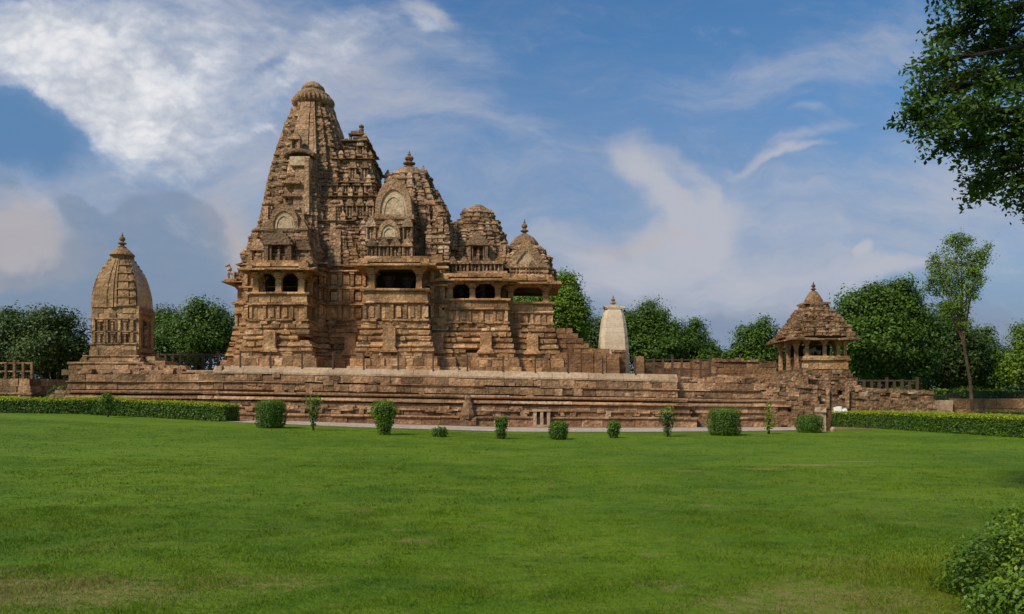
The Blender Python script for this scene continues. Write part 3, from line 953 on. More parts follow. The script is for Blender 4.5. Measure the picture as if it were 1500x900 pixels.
def balcony(x0, x1, yf, yb, zp0, zp1, ze0, ze1, pxs, mat=M_LOW, side_l=True, side_r=True, eo=.75, back_pillars=True, label=None):
    """zp0..zp1 parapet, ze0..ze1 eave; pxs pillar positions along the front"""
    P = rect(x0, x1, yf, yb)
    mb = MB()
    hh = zp1 - zp0
    # carved panel, ledge, sloping seat back, coping
    lv = [(zp0, zp0 + hh * .50, .0, 'flat', (.35, .85), .03), (zp0 + hh * .51, zp0 + hh * .60, .20, 'round', (.8, 1.6), .02),
          (zp0 + hh * .61, zp0 + hh * .90, .13, 'flat', (.6, 1.3), .02), (zp0 + hh * .905, zp1, .30, 'round', (1, 2), .02)]
    for (z0, z1, o, sh, bl, ji) in lv:
        course(mb, P, z0, z1, o, bl, ji, 0, .28, shape=sh, vj=.01)
    n = int((x1 - x0) / .45)
    for i in range(n + 1):
        x = x0 + i * (x1 - x0) / n
        if i % 2 == 0:
            mb.box(x - .1, x + .1, yf - .10, yf + .1, zp0 + .05, zp0 + hh * .48, None, .01)
        elif random.random() < .6:
            mb.box(x - .16, x + .16, yf - .09, yf + .1, zp0 + .15, zp0 + hh * .42, None, .02)
    # floor and ceiling slabs
    mb.box(x0 + .1, x1 - .1, yf + .1, yb, zp0 - .05, zp0 + .35, .3)
    mb.box(x0 - .1, x1 + .1, yf - .1, yb, ze0 + .06, ze0 + .4, .3)
    b = mb.build("balcony", mat, temple)
    if label: b['label'] = label
    # eave: sloping slab of separate stones, beam under it
    mb = MB()
    course(mb, P, ze0, ze1, eo, (1.3, 2.6), .03, 0, eo + .3, shape='eave', vj=.012, tr=(.3, .8))
    course(mb, P, ze0 - .12, ze0 + .1, .08, (1.2, 2.4), .01, 0, .35, vj=.01)
    course(mb, P, ze1 - .03, ze1 + .22, .25, (.5, 1.2), .05, .03, .4, vj=.015)
    course(mb, P, ze1 + .23, ze1 + .42, .05, (.5, 1.2), .05, .03, .4, vj=.015)
    mb.build("eave", mat, b)
    ys_ = [yf + .22]
    for x in pxs:
        mb = MB(); pillar_mesh(mb, x, yf + .22, zp1, ze0 - .1)
        mb.build("pillar", mat, b)
    if back_pillars:
        for x in (x0 + .22, x1 - .22):
            if (x < x0 + 1 and side_l) or (x > x1 - 1 and side_r):
                mb = MB(); pillar_mesh(mb, x, (yf + yb) / 2 + .4, zp1, ze0 - .1)
                mb.build("pillar", mat, b)
    return b


balcony(-18.4, -14.55, 53.0, 56.0, 7.37, 9.24, 10.72, 11.08, (-18.1, -16.5, -14.9), label="broad balcony below the tall spire")
balcony(-10.4, -6.1, 53.2, 56.4, 7.37, 9.52, 11.06, 11.42, (-9.95, -6.6), label="balcony of the middle roof with a dark opening")
bm = balcony(-4.9, -.4, 55.0, 59.0, 7.37, 9.05, 10.28, 10.66, (-4.55, -2.9, -1.05), label="low wide balcony of the entrance hall")
bp = balcony(-.4, 2.9, 56.0, 61.0, 7.20, 8.92, 10.18, 10.56, (-.1, 2.5), label="open entrance porch at the end of the temple")
br = balcony(-21.6, -19.8, 58.9, 63.1, 7.37, 9.3, 10.75, 11.05, (-21.35, -20.4), eo=.85, side_r=False, label="small rear balcony")
# inner walls and pillars of the halls, their shade put into a dark colour
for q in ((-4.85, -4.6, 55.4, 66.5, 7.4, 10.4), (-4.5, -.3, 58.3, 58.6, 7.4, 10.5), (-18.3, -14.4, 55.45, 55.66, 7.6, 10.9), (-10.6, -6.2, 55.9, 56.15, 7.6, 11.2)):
    mb = MB(); mb.box(*q, .2); mb.build("shade_backing", M_DARKIN, temple)
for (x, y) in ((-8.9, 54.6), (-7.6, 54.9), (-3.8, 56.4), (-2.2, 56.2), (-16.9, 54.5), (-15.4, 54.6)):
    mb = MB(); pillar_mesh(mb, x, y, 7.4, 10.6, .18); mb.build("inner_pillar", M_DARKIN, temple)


# --- roofs
def bell_roof(name, cx, cy, prof, label, ry=None, fin=None, capr=None, seedk=0, pin=.8, mat=M_UP):
    """pyramidal roof of many receding courses carrying rows of small pinnacles"""
    mb = MB()
    z, zt2 = prof[0][0], prof[-1][0]
    k = 0
    while z < zt2 - .05:
        hh = random.uniform(.24, .34)
        wv = .35 * lerp_prof(prof, z) + .65 * lerp_prof(prof, prof[0][0] + math.floor((z - prof[0][0]) / .95) * .95 + .2)
        sy_ = (ry or 1.0)
        P = ratha(cx, cy, wv, wv * sy_)
        mb.prism(ratha(cx, cy, wv - .2, wv * sy_ - .2), z, z + hh + .08, .4)
        course(mb, P, z, z + hh * .62, .06, (.3, .8), .06, .03, .35, shape='round' if k % 2 else 'flat', vj=.018)
        course(mb, P, z + hh * .63, z + hh, -.08, (.3, .7), .04, .03, .35, vj=.015)
        if k % 2 == 0:
            n = len(P)
            for i in range(n):
                a, b = Vector(P[i]), Vector(P[(i + 1) % n])
                L = (b - a).length
                if L < .35: continue
                d = (b - a) / L
                if -d.x > .5: continue
                m = max(1, int(L / .52))
                for q in range(m):
                    p = a + d * ((q + .5) * L / m) + Vector((-d.y, d.x)) * .12
                    kuta(mb, p.x, p.y, z + hh * .55, random.uniform(.36, .66), random.uniform(.55, 1.25) * pin)
        z += hh
        k += 1
    r = mb.build(name, mat, temple)
    r['label'] = label
    zc = zt2
    if capr:
        mb = MB()
        mb.lathe(cx, cy, [(capr * .72, zc - .1), (capr * .72, zc + .12), (capr * .98, zc + .2), (capr, zc + .34), (capr * .92, zc + .55), (capr * .7, zc + .85), (capr * .42, zc + 1.05), (capr * .3, zc + 1.1)], 32, .35, 0, 16, .03)
        mb.build("dome_cap", mat, r)
        zc += 1.1
    if fin:
        mb = MB(); finial(mb, cx, cy, zc - .05, fin[0], fin[1]); mb.build("finial", mat, r)
    return r


# middle roof
r2 = bell_roof("pyramidal_roof", -8.35, 61, [(11.5, 4.0), (12.9, 3.75), (14.3, 3.55), (15.6, 3.25), (17.0, 2.75), (18.1, 2.15), (18.9, 1.6), (19.35, 1.3)],
               "middle pyramidal roof with a round cap", fin=(1.45, .52), capr=1.42)
mb = MB()
gable(mb, -8.85, 56.0, 15.45, 2.75, 2.45, 2.2, 0, 1)
gable(mb, -9.0, 54.9, 13.55, 1.6, 1.2, 1.6, 0, 1)
for (x0, x1, z0, z1, yf) in ((-10.5, -7.3, 12.1, 12.9, 54.3), (-10.3, -7.5, 12.9, 13.4, 55.0), (-10.2, -7.5, 14.5, 15.3, 56.0)):
    z = z0
    while z < z1 - .05:
        course(mb, rect(x0, x1, yf, 60), z, z + .2, 0, (.3, .8), .05, .03, .4, vj=.015)
        course(mb, rect(x0, x1, yf, 60), z + .2, z + .27, -.08, (.6, 1), .01, 0, .4)
        z += .27
mb.box(-10.2, -7.6, 56.2, 60, 12.2, 15.3, .3)
mb.box(-10.0, -7.7, 56.8, 60, 15.5, 17.0, .3)
for i in range(4): aedicule(mb, -10.1 + i * .85, 54.35, 12.0, .72, 1.3, d=.25)
for i in range(2): aedicule(mb, -10.35 + i * 2.7, 55.3, 13.4, .7, 1.7, d=.3)
gb = mb.build("gable", [M_UP, M_CREAM], r2)
# hall roof
r3 = bell_roof("pyramidal_roof", -2.75, 60.6, [(11.0, 3.0), (12.0, 2.8), (13.2, 2.5), (14.3, 2.15), (15.2, 1.75), (16.0, 1.3), (16.5, .95), (16.65, .8)],
               "lower roof of the entrance hall with a blunt top", pin=.62)
mb = MB()
amalaka(mb, -2.75, 60.6, 16.6, .95, .42, 14)
mb.lathe(-2.75, 60.6, [(.62, 16.95), (.66, 17.1), (.4, 17.3)], 16, .5)
mb.build("ribbed_cap", M_UP, r3)
mb = MB()
aedicule(mb, -2.6, 57.6, 12.2, 1.5, 2.2, d=.45)
for i in range(5): aedicule(mb, -4.4 + i * .85, 55.7, 11.05, .66, 1.15, d=.22)
mb.box(-4.7, -.6, 55.9, 59, 10.9, 12.0, .4)
for z in (11.0, 11.35, 11.7):
    course(mb, rect(-4.7, -.7, 55.9, 59), z, z + .26, .06, (.3, .8), .05, .02, .4, shape='round', vj=.015)
mb.build("attic", M_UP, r3)
# porch roof
r4 = bell_roof("pyramidal_roof", 1.0, 60.3, [(10.9, 2.55), (11.6, 2.35), (12.5, 2.0), (13.1, 1.68), (13.5, 1.35), (13.75, 1.05)],
               "small porch roof with a slender finial", fin=(1.35, .34), capr=1.12, pin=.4)
mb = MB()
gable(mb, 1.1, 57.3, 11.95, 3.1, 2.0, 1.6, 0, 1, rim=.22, pt=True)
for z in (10.9, 11.2, 11.5):
    course(mb, rect(-.25, 2.75, 56.5, 60), z, z + .24, 0, (.3, .8), .04, .02, .4, shape='round', vj=.012)
mb.box(-.15, 2.65, 56.7, 60, 10.7, 11.85, .4)
for i in range(4): aedicule(mb, .1 + i * .72, 56.7, 11.0, .56, 1.1, d=.2)
mb.build("gable", [M_UP, M_CREAM], r4)

# --- main spire
SX = -16.15
spro = [(11.2, 4.3), (13.2, 4.1), (15.2, 3.78), (16.2, 3.70), (18.7, 3.36), (20.6, 2.93), (22.5, 2.40), (24.0, 1.90), (24.9, 1.52)]
mb = MB()
tower(mb, SX, YC, spro, .27, .07, (.25, .6), .03, miss=.012)
# the smooth central band and its side ribs on each face, following the curve
for (ax, ay) in ((0, -1), (-1, 0), (1, 0)):
    z = 11.2
    while z < 24.8:
        w0, w1 = lerp_prof(spro, z), lerp_prof(spro, z + .5)
        for (q0, q1, o) in ((-.34, -.20, .13), (-.19, .13, .20), (.15, .29, .13), (.31, .36, .19)):
            vs = []
            for (ww, zz) in ((w0, z), (w1, z + .49)):
                for (q, oo) in ((q0, o), (q1, o), (q1, -.2), (q0, -.2)):
                    r_, s_ = ww * 1.0 + oo, q * ww
                    x_, y_ = (SX + s_, YC - r_) if ay else (SX + ax * r_, YC + s_)
                    vs.append((x_ + random.uniform(-.012, .012), y_ + random.uniform(-.02, .02), zz))
            mb.add(vs, [(3, 2, 1, 0), (4, 5, 6, 7), (0, 1, 5, 4), (1, 2, 6, 5), (2, 3, 7, 6), (3, 0, 4, 7)], random.uniform(.6, .92))
        z += .5
# small ledges and knobs that break the outline of the corner ribs
z = 12.0
while z < 24.3:
    w0 = lerp_prof(spro, z)
    for sx in (-1, 1):
        for (f, g) in ((.78, .78), (.9, .45), (.45, .9)):
            x, y = SX + sx * w0 * f, YC - w0 * g
            a = random.uniform(.11, .2)
            mb.box(x - a, x + a, y - a, y + a, z, z + random.uniform(.10, .22), None, .03)
    z += random.uniform(.55, .8)
sp = mb.build("main_spire", M_UP, temple)
sp['label'] = "tallest curved spire"
mb = MB()
mb.lathe(SX, YC, [(1.15, 24.6), (1.05, 25.0), (1.1, 25.5)], 24, .35)
for k in range(10):
    a = 2 * math.pi * k / 10 + .3
    mb.box(SX + 1.25 * math.cos(a) - .16, SX + 1.25 * math.cos(a) + .16, YC + 1.25 * math.sin(a) - .16, YC + 1.25 * math.sin(a) + .16, 24.7, 25.5, random.uniform(.6, 1), .02)
amalaka(mb, SX, YC, 25.35, 1.66, .78, 30)
mb.lathe(SX, YC, [(1.5, 26.0), (1.42, 26.2), (1.1, 26.5), (.9, 26.62), (.95, 26.78), (.85, 27.0), (.55, 27.25), (.3, 27.4), (.1, 27.45)], 24, .4, jit=.03)
mb.build("ribbed_cap", M_UP, sp)


def half_spire(cx, cy, prof, label=None, cap=True, h=.24, kind="half_spire"):
    mb = MB()
    tower(mb, cx, cy, prof, h, .06, (.2, .5), .03)
    z0, z1 = prof[0][0], prof[-1][0]
    z = z0
    while z < z1 - .3:
        w0 = lerp_prof(prof, z)
        mb.box(cx - w0 * .26, cx + w0 * .26, cy - w0 - .1, cy, z, z + .38, random.uniform(.5, .9), .015)
        z += .4
    if cap:
        r = prof[-1][1]
        mb.lathe(cx, cy, [(r * .75, z1 - .1), (r * .75, z1 + .12)], 16, .3)
        amalaka(mb, cx, cy, z1 + .1, r * 1.12, r * .55, 14)
        mb.lathe(cx, cy, [(r * .7, z1 + .1 + r * .52), (r * .6, z1 + .1 + r * .75), (r * .25, z1 + .1 + r * 1.0), (r * .3, z1 + .1 + r * 1.15), (.02, z1 + .1 + r * 1.5)], 12, .4)
    o = mb.build(kind, M_UP, temple)
    if label: o['label'] = label
    return o


# engaged half spires climbing the front, side and corners
half_spire(SX + .1, 58.15, [(11.2, 1.85), (14, 1.75), (17, 1.5), (19, 1.2), (20.1, .95)], "half spire engaged in the front of the tall spire")
mb = MB()
for q in range(10):
    a0, a1 = -1 + q * .2, -1 + (q + 1) * .2
    h0, h1 = 20.32 - .34 * a0 * a0, 20.32 - .34 * a1 * a1
    x0, x1 = -16.08 + 1.12 * a0, -16.08 + 1.12 * a1
    vs = [(x, y, h + dz) for (x, h) in ((x0, h0), (x1, h1)) for (y, dz) in ((56.52, 0), (56.50, .13), (56.75, .34), (57.5, .5), (57.5, 0))]
    mb.add(vs, [(0, 1, 2, 3, 4), (9, 8, 7, 6, 5)] + [((k + 1) % 5, k, 5 + k, 5 + (k + 1) % 5) for k in range(5)], .02, 0)
mb.box(-16.75, -15.25, 56.62, 57.6, 19.35, 20.0, .6, .02, 1)
mb.box(-15.62, -15.3, 56.5, 57.6, 15.6, 19.9, .85, .03)
for zz_ in (15.9, 16.9, 17.9): mb.box(-17.3, -15.9, 56.3, 57.5, zz_, zz_ + .18, .5, .03)
aedicule(mb, SX - .3, 57.3, 20.7, .7, 1.3)
mb.build("niche_hood", [M_UP, M_CREAM], sp)
half_spire(SX - .05, 56.0, [(11.1, 2.05), (12.8, 1.95), (14.0, 1.6), (14.9, 1.1)], cap=False)
mb = MB()
gable(mb, SX - .3, 54.1, 14.0, 2.1, 1.65, 1.3, 0, 1)
for (x, y, z, wd, h) in ((-16.6, 53.6, 11.5, 1.9, 2.1), (-18.2, 54.0, 11.4, 1.0, 1.7), (-14.9, 54.0, 11.4, 1.0, 1.7), (-17.6, 54.5, 13.0, .9, 1.6), (-15.2, 54.5, 13.0, .9, 1.6)):
    aedicule(mb, x, y, z, wd, h, d=.4)
for z in (11.3, 11.6, 11.9, 12.2, 12.5, 12.8, 13.1, 13.4, 13.7):
    sft = (z - 11.3) * .25
    course(mb, rect(-18.5 + sft, -14.2 - sft, 53.5 + sft, 58), z, z + .27, 0, (.3, .8), .06, .04, .5, shape='round' if int(z * 10) % 2 else 'flat', vj=.02)
mb.box(-18, -14.7, 54.3, 58, 11, 13.9, .3)
mb.build("gable", [M_UP, M_CREAM], sp)
for (x, y, z1, wd) in ((-19.3, 57.2, 14.6, .95), (-13.1, 57.4, 14.9, .9), (-18.75, 57.9, 16.8, .95), (-13.6, 57.9, 16.9, .95),
                       (-20.3, 58.6, 13.6, .8), (-20.2, 60.3, 14.4, .95), (-20.2, 62.5, 14.0, .95), (-12.0, 57.7, 14.2, .8), (-11.2, 58.0, 13.6, .75),
                       (-19.6, 59.4, 15.6, .85)):
    half_spire(x, y, [(11.2, wd), (11.2 + (z1 - 11.2) * .4, wd * .93), (11.2 + (z1 - 11.2) * .75, wd * .72), (z1 - .35, wd * .5)], kind="spirelet", h=.2)
# masonry shoulder under the corner spirelets
mb = MB()
for k, z in enumerate([11.1 + .29 * i for i in range(12)]):
    f = max(0, z - 12.3) * .55
    pl = rect(-20.3 + f, -11.6 - f * .7, 56.6 + f * .7, 65.4 - f * .7)
    mb.prism(offset(pl, -.2), z, z + .3, .4)
    course(mb, pl, z, z + .22, 0, (.3, .9), .08, .03, .4, shape='round' if k % 2 else 'flat', vj=.025)
    for x in rng(-20.3 + f, -11.9 - f * .7, .62):
        if random.random() < .5: kuta(mb, x, 56.75 + f * .7, z + .2, .46, .6)
    for y in rng(57.2 + f, 64, .7):
        if random.random() < .5: kuta(mb, -20.45 + f, y, z + .2, .46, .6)
mb.build("shoulder", M_UP, temple)
# rear balcony roof
mb = MB()
for k in range(6):
    z = 11.3 + k * .28; f = k * .18
    pl = rect(-21.5 + f * 1.2, -19.5, 58.8 + f, 63.2 - f)
    mb.prism(offset(pl, -.15), z, z + .3, .4)
    course(mb, pl, z, z + .2, 0, (.3, .7), .06, .03, .4, vj=.02)
    if k % 2 == 0:
        for y in rng(59 + f, 62.8 - f, .6): kuta(mb, -21.35 + f * 1.2, y, z + .15, .4, .55)
        for x in rng(-21.3 + f * 1.2, -20, .5): kuta(mb, x, 58.95 + f, z + .15, .4, .55)
mb.build("balcony_roof", M_UP, br)

# --- stepped crest between spire and middle roof
mb = MB()
cxr = -12.45
crest = [(11.3, 15.4, 2.55, 57.2), (15.4, 17.4, 1.95, 57.8), (17.4, 18.6, 1.75, 58.3), (18.6, 20.6, 1.42, 58.8), (20.6, 22.15, .80, 59.2)]
for j, (z0, z1, wd, yf) in enumerate(crest):
    cx2 = cxr + (.12 if j == 4 else 0)
    pl = rect(cx2 - wd, cx2 + wd, yf, 63.5)
    mb.prism(offset(pl, -.2), z0 - .2, z1, .35)
    z = z0
    k = 0
    while z < z1 - .12:
        course(mb, pl, z, z + .2, .1 if k % 4 == 3 else 0, (.25, .7), .07, .04, .4, shape='round' if k % 4 == 3 else 'flat', vj=.02)
        z += .27; k += 1
    # projecting cornice and row of little shrines on every step
    course(mb, pl, z1 - .16, z1, .28, (.4, 1.1), .05, .04, .5, shape='eave', vj=.02)
    n = max(2, int(wd * 2 / .75))
    for i in range(n):
        x = cx2 - wd + (i + .5) * 2 * wd / n
        if random.random() < .8: aedicule(mb, x, yf - .02, z0 + .3, .56, min(1.5, (z1 - z0) * .8), d=.2)
        if j < 4: kuta(mb, x, yf + .15, z1, .42, .7)
    for y in rng(yf + .3, 61.5, .7):
        kuta(mb, cx2 + wd - .12, y, z1, .42, .6)
ck = mb.build("stepped_crest", M_UP, temple)
mb = MB()
for dx_ in (-.5, .35):
    mb.box(-12.3 + dx_ - .09, -12.3 + dx_ + .09, 59.4, 59.7, 22.1, 22.6, .3, .02)
mb.box(-12.92, -11.8, 59.3, 59.85, 22.6, 22.74, .2, .03)
mb.box(-12.6, -12.0, 59.5, 59.8, 22.1, 22.45, .6, .03)
mb.box(-12.75, -12.1, 59.35, 59.8, 22.74, 22.92, .4, .04)
mb.lathe(-11.95, 59.6, [(.2, 22.7), (.17, 22.95), (.2, 23.05), (.14, 23.2), (.22, 23.28), (.18, 23.4), (.04, 23.5)], 8, .1, jit=.05)
mb.build("open_kiosk", [M_UP], ck)
# fill between crest and roofs so that the valleys read as masonry
mb = MB()
for (x0, x1, yf, z0, z1) in ((-11.4, -9.8, 56.6, 11.6, 14.6), (-6.4, -4.7, 56.2, 11.2, 14.3), (-.9, .3, 58.0, 10.9, 12.6), (-10.9, -9.6, 58.2, 14.5, 17.0), (-6.0, -5.0, 57.8, 14.2, 15.6)):
    pl = rect(x0, x1, yf, 64)
    mb.prism(offset(pl, -.15), z0, z1, .35)
    z = z0
    k = 0
    while z < z1:
        course(mb, pl, z, z + .2, .08 if k % 3 == 2 else 0, (.25, .6), .07, .04, .4, shape='round' if k % 3 == 2 else 'flat', vj=.02)
        if k % 3 == 2:
            for x in rng(x0 + .2, x1 - .2, .5): kuta(mb, x, yf + .05, z + .2, .42, .6)
        z += .26; k += 1
mb.build("infill", M_UP, temple)
for (x, y, z0, z1, wd) in ((-5.3, 57.0, 14.2, 16.0, .55), (-5.6, 58.0, 14.0, 17.0, .6), (-11.2, 58.8, 14.4, 17.6, .6), (-.6, 58.6, 12.4, 14.0, .5), (-4.7, 58.2, 13.2, 15.4, .5)):
    half_spire(x, y, [(z0, wd), (z0 + (z1 - z0) * .6, wd * .85), (z1 - .3, wd * .55)], kind="spirelet", h=.2)

# pale lion on the rear eave
st = MB()
sx_, sy_, sz_ = -21.95, 58.7, 11.10
st.tube([(sx_ + .32, sy_, sz_ + .36), (sx_ + .1, sy_, sz_ + .48), (sx_ - .12, sy_, sz_ + .72), (sx_ - .2, sy_, sz_ + .95)], [.2, .22, .2, .13], 8, .7, wob=.05)
st.lathe(sx_ - .26, sy_, [(.06, sz_ + .88), (.17, sz_ + .96), (.19, sz_ + 1.06), (.12, sz_ + 1.18), (.03, sz_ + 1.22)], 8, .7)
st.box(sx_ - .46, sx_ - .3, sy_ - .08, sy_ + .08, sz_ + .93, sz_ + 1.06, .7, .015)
for (ax_, ay_) in ((-.2, -.12), (-.2, .12), (.28, -.13), (.28, .13)):
    st.tube([(sx_ + ax_, sy_ + ay_, sz_ + .5), (sx_ + ax_ - .03, sy_ + ay_, sz_ + .25), (sx_ + ax_, sy_ + ay_, sz_)], [.1, .075, .08], 6, .7)
st.tube([(sx_ + .42, sy_, sz_ + .4), (sx_ + .56, sy_, sz_ + .6), (sx_ + .5, sy_, sz_ + .85)], [.05, .04, .05], 5, .7)
st.box(sx_ - .5, sx_ + .55, sy_ - .25, sy_ + .25, sz_ - .12, sz_ + .01, .5, .01)
tag(st.build("lion_statue", M_CURB), "small pale lion statue standing on the eave of the temple's rear balcony", "statue")


def at(px, py, Y):
    """point seen at pixel (px, py) of the photograph at distance Y"""
    return (px - 750) * Y / FPX, Y, CAMZ + (HY - py) * Y / FPX


# ------------------------------------------------------------------ left shrine
shrine = thing("small_shrine", "slim curved sandstone shrine tower standing alone on the left end of the terrace", "shrine", (-29.0, 56.0, 3.6))
sx0, sx1, sy0, sy1 = -30.35, -27.15, 54.2, 56.6
sxc, syc = (sx0 + sx1) / 2, (sy0 + sy1) / 2
mb = MB()
pl = rect(sx0, sx1, sy0, sy1)
for (z0, z1, o, sh) in ((3.4, 3.78, 1.35, 'flat'), (3.8, 4.16, 1.05, 'flat'), (4.17, 4.34, 1.12, 'round'), (4.35, 4.72, .55, 'slope'), (4.73, 4.86, .42, 'round'), (4.87, 5.25, .1, 'flat'), (5.26, 5.62, .06, 'flat')):
    mb.prism(offset(pl, o - .2), z0, z1, .4)
    course(mb, pl, z0, z1, o, (.5, 1.3), .03, .01, .5, shape=sh, vj=.012)
mb.build("base", M_SHR, shrine)
mb = MB()
mb.prism(offset(pl, -.25), 5.5, 8.35, .3)
for (z0, z1, o, sh) in ((5.63, 5.76, .14, 'round'), (5.77, 6.5, 0, 'flat'), (6.51, 6.62, .1, 'round'), (6.63, 7.4, 0, 'flat'), (7.41, 7.56, .14, 'round'), (7.57, 7.9, .0, 'flat'), (7.91, 8.34, .0, 'flat')):
    course(mb, pl, z0, z1, o, (.35, .9), .04, .01, .4, shape=sh, vj=.012)
for i in range(7):
    x = sx0 + .22 + i * (sx1 - sx0 - .44) / 6
    for (za, zb) in ((5.78, 6.5), (6.64, 7.4)):
        if i % 2 == 0: mb.box(x - .11, x + .11, sy0 - .16, sy0 + .1, za, zb, None, .012)
        else:
            mb.box(x - .2, x + .2, sy0 - .14, sy0 + .1, zb - .1, zb, None, .012)
            figure(mb, x, sy0 - .09, za + .02, (zb - za) * .82, 1.1)
for (x, za, zb) in ((-29.3, 5.8, 7.4), (-28.5, 6.7, 7.4)):
    mb.box(x - .07, x + .07, sy0 - .20, sy0, za, zb, .1, .01)
mb.build("wall", M_SHR, shrine)
# door niche on the right face
mb = MB()
xf = sx1
mb.box(xf - .1, xf + .22, sy0 + .0, sy0 + .32, 5.3, 8.4, .9, .012)
mb.box(xf - .1, xf + .20, sy1 - .5, sy1 - .1, 5.3, 8.4, .8, .012)
mb.box(xf - .1, xf + .16, sy0 + .33, sy1 - .51, 7.5, 7.9, .6, .012)
mb.box(xf - .1, xf + .34, sy0 + .1, sy1 - .2, 7.9, 8.12, .6, .012)
mb.box(xf - .1, xf + .26, sy0 + .2, sy1 - .3, 8.13, 8.4, .5, .012)
mb.box(xf - .1, xf + .14, sy0 + .5, sy0 + .75, 5.3, 7.5, .4, .012)
mb.box(xf - .1, xf + .14, sy1 - .95, sy1 - .7, 5.3, 7.5, .4, .012)
mb.box(xf - .1, xf + .3, sy0 + .2, sy1 - .3, 5.1, 5.4, .5, .012)
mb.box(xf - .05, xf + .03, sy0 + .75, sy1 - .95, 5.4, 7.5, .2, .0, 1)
figure(mb, xf + .05, syc, 5.6, 1.5, 1.4)
mb.build("doorway", [M_SHR, M_DARKIN], shrine)
# curved tower
mb = MB()
spr = [(8.34, 1.63), (9.2, 1.60), (10.0, 1.47), (10.7, 1.28), (11.25, 1.04), (11.65, .82), (12.0, .62)]
z = 8.34
k = 0
hy = (sy1 - sy0) / 2 / 1.6
while z < 11.95:
    w0, w1 = lerp_prof(spr, z), lerp_prof(spr, z + .3)
    pl2 = rect(sxc - w0, sxc + w0, syc - w0 * hy, syc + w0 * hy)
    mb.prism(offset(pl2, -.10), z, z + .31, .4, top=offset(rect(sxc - w1, sxc + w1, syc - w1 * hy, syc + w1 * hy), -.10))
    course(mb, pl2, z, z + .285, 0, (.4, 1.0), .012, .0, .3, shape='batter', vj=.008, inset=w0 - w1)
    yf0, yf1 = syc - w0 * hy, syc - w1 * hy
    for (q0, q1, o) in ((-.14, .02, .14), (.06, .16, .10), (-.92, -.3, .035), (.22, .70, .07)):
        t_ = random.uniform(.45, .8)
        mb.add([(sxc + q0 * w0, yf0 - o, z), (sxc + q1 * w0, yf0 - o, z), (sxc + q1 * w0, yf0 + .2, z), (sxc + q0 * w0, yf0 + .2, z),
                (sxc + q0 * w1, yf1 - o, z + .295), (sxc + q1 * w1, yf1 - o, z + .295), (sxc + q1 * w1, yf1 + .2, z + .295), (sxc + q0 * w1, yf1 + .2, z + .295)],
               [(3, 2, 1, 0), (4, 5, 6, 7), (0, 1, 5, 4), (1, 2, 6, 5), (2, 3, 7, 6), (3, 0, 4, 7)], t_)
    if k % 2 == 0 and z < 11.4:
        mb.box(sxc + .18 * w0, sxc + .95 * w0, yf0 - .13, syc, z + .1, z + .2, .5, .012)
    z += .3; k += 1
# smooth plastered right face, slightly bulging
for k in range(12):
    za, zb = 8.3 + k * .305, 8.3 + (k + 1) * .305
    wa_, wb_ = lerp_prof(spr, za), lerp_prof(spr, zb)
    va = [(sxc + wa_ * .55, syc - wa_ * hy * .96, za), (sxc + wa_ + .07, syc - wa_ * hy * .96, za), (sxc + wa_ + .11, syc, za), (sxc + wa_ + .07, syc + wa_ * hy * .96, za)]
    vb = [(sxc + wb_ * .55, syc - wb_ * hy * .96, zb), (sxc + wb_ + .07, syc - wb_ * hy * .96, zb), (sxc + wb_ + .11, syc, zb), (sxc + wb_ + .07, syc + wb_ * hy * .96, zb)]
    mb.add(va[1:] + vb[1:], [(0, 1, 4, 3), (1, 2, 5, 4)], .7, 1)
mb.build("tower", [M_SHR, M_CREAM], shrine)
mb = MB()
mb.lathe(sxc, syc, [(.62, 11.9), (.60, 12.15), (.66, 12.18), (.86, 12.26), (.83, 12.36), (.62, 12.56), (.42, 12.75), (.30, 12.86)], 24, .4, jit=.012)
mb.build("dome_cap", M_SHR, shrine)
mb = MB(); finial(mb, sxc, syc, 12.85, 1.15, .30); mb.build("finial", M_SHR, shrine)
mb = MB()
for k in range(4):
    mb.box(sx1 + .5 + .7 * k * .0, sx1 + 3.4 - k * .75, 54.6, 56.4, 3.6 + k * .3, 3.9 + k * .3, None, .03)
mb.build("steps", M_SHR, shrine)
for i in range(7):
    mb = MB()
    x = -23.6 + i * .62 + random.uniform(-.1, .1); s = random.uniform(.16, .34); y = 51.6 + random.uniform(-.3, .3)
    x = (218 + i * 9 - 750) * 51.5 / FPX
    mb.box(x - s, x + s * .8, y - s, y + s, 3.55, 3.7 + s * random.uniform(.8, 1.5), random.uniform(.5, 1), s * .22)
    tag(mb.build("loose_stone", M_TER), "pale broken stone lying in the row beside the left shrine's steps", "stone", "loose stones beside the left shrine")

# ------------------------------------------------------------------ white shrine behind the terrace
ws = thing("plastered_shrine", "pale plastered tapering shrine with a small door behind the right part of the terrace", "shrine", (7.9, 59.5, 3.2))
cx, cy = 7.95, 59.0
mb = MB()
prof = [(3.0, 1.16), (5.2, 1.16), (5.25, 1.12), (6.5, 1.04), (7.6, .91), (8.2, .80), (8.55, .70), (8.75, .60)]
for (z0, w0), (z1, w1) in zip(prof, prof[1:]):
    n = max(1, int((z1 - z0) / .35))
    for i in range(n):
        za, zb = z0 + (z1 - z0) * i / n, z0 + (z1 - z0) * (i + 1) / n
        wa_, wb_ = w0 + (w1 - w0) * i / n, w0 + (w1 - w0) * (i + 1) / n
        q = lambda ww: [(cx + x * ww, cy + y * ww) for x, y in ((-1, -.72), (-.72, -1), (.72, -1), (1, -.72), (1, .72), (.72, 1), (-.72, 1), (-1, .72))]
        j = lambda P: [(x + random.uniform(-.012, .012), y + random.uniform(-.012, .012)) for x, y in P]
        mb.prism(j(q(wa_)), za, zb, random.uniform(.45, .75), top=j(q(wb_)))
mb.build("body", M_PLA, ws)
mb = MB()
mb.box(cx - .68, cx + .68, cy - .68, cy + .68, 8.72, 8.84, .5, .03)
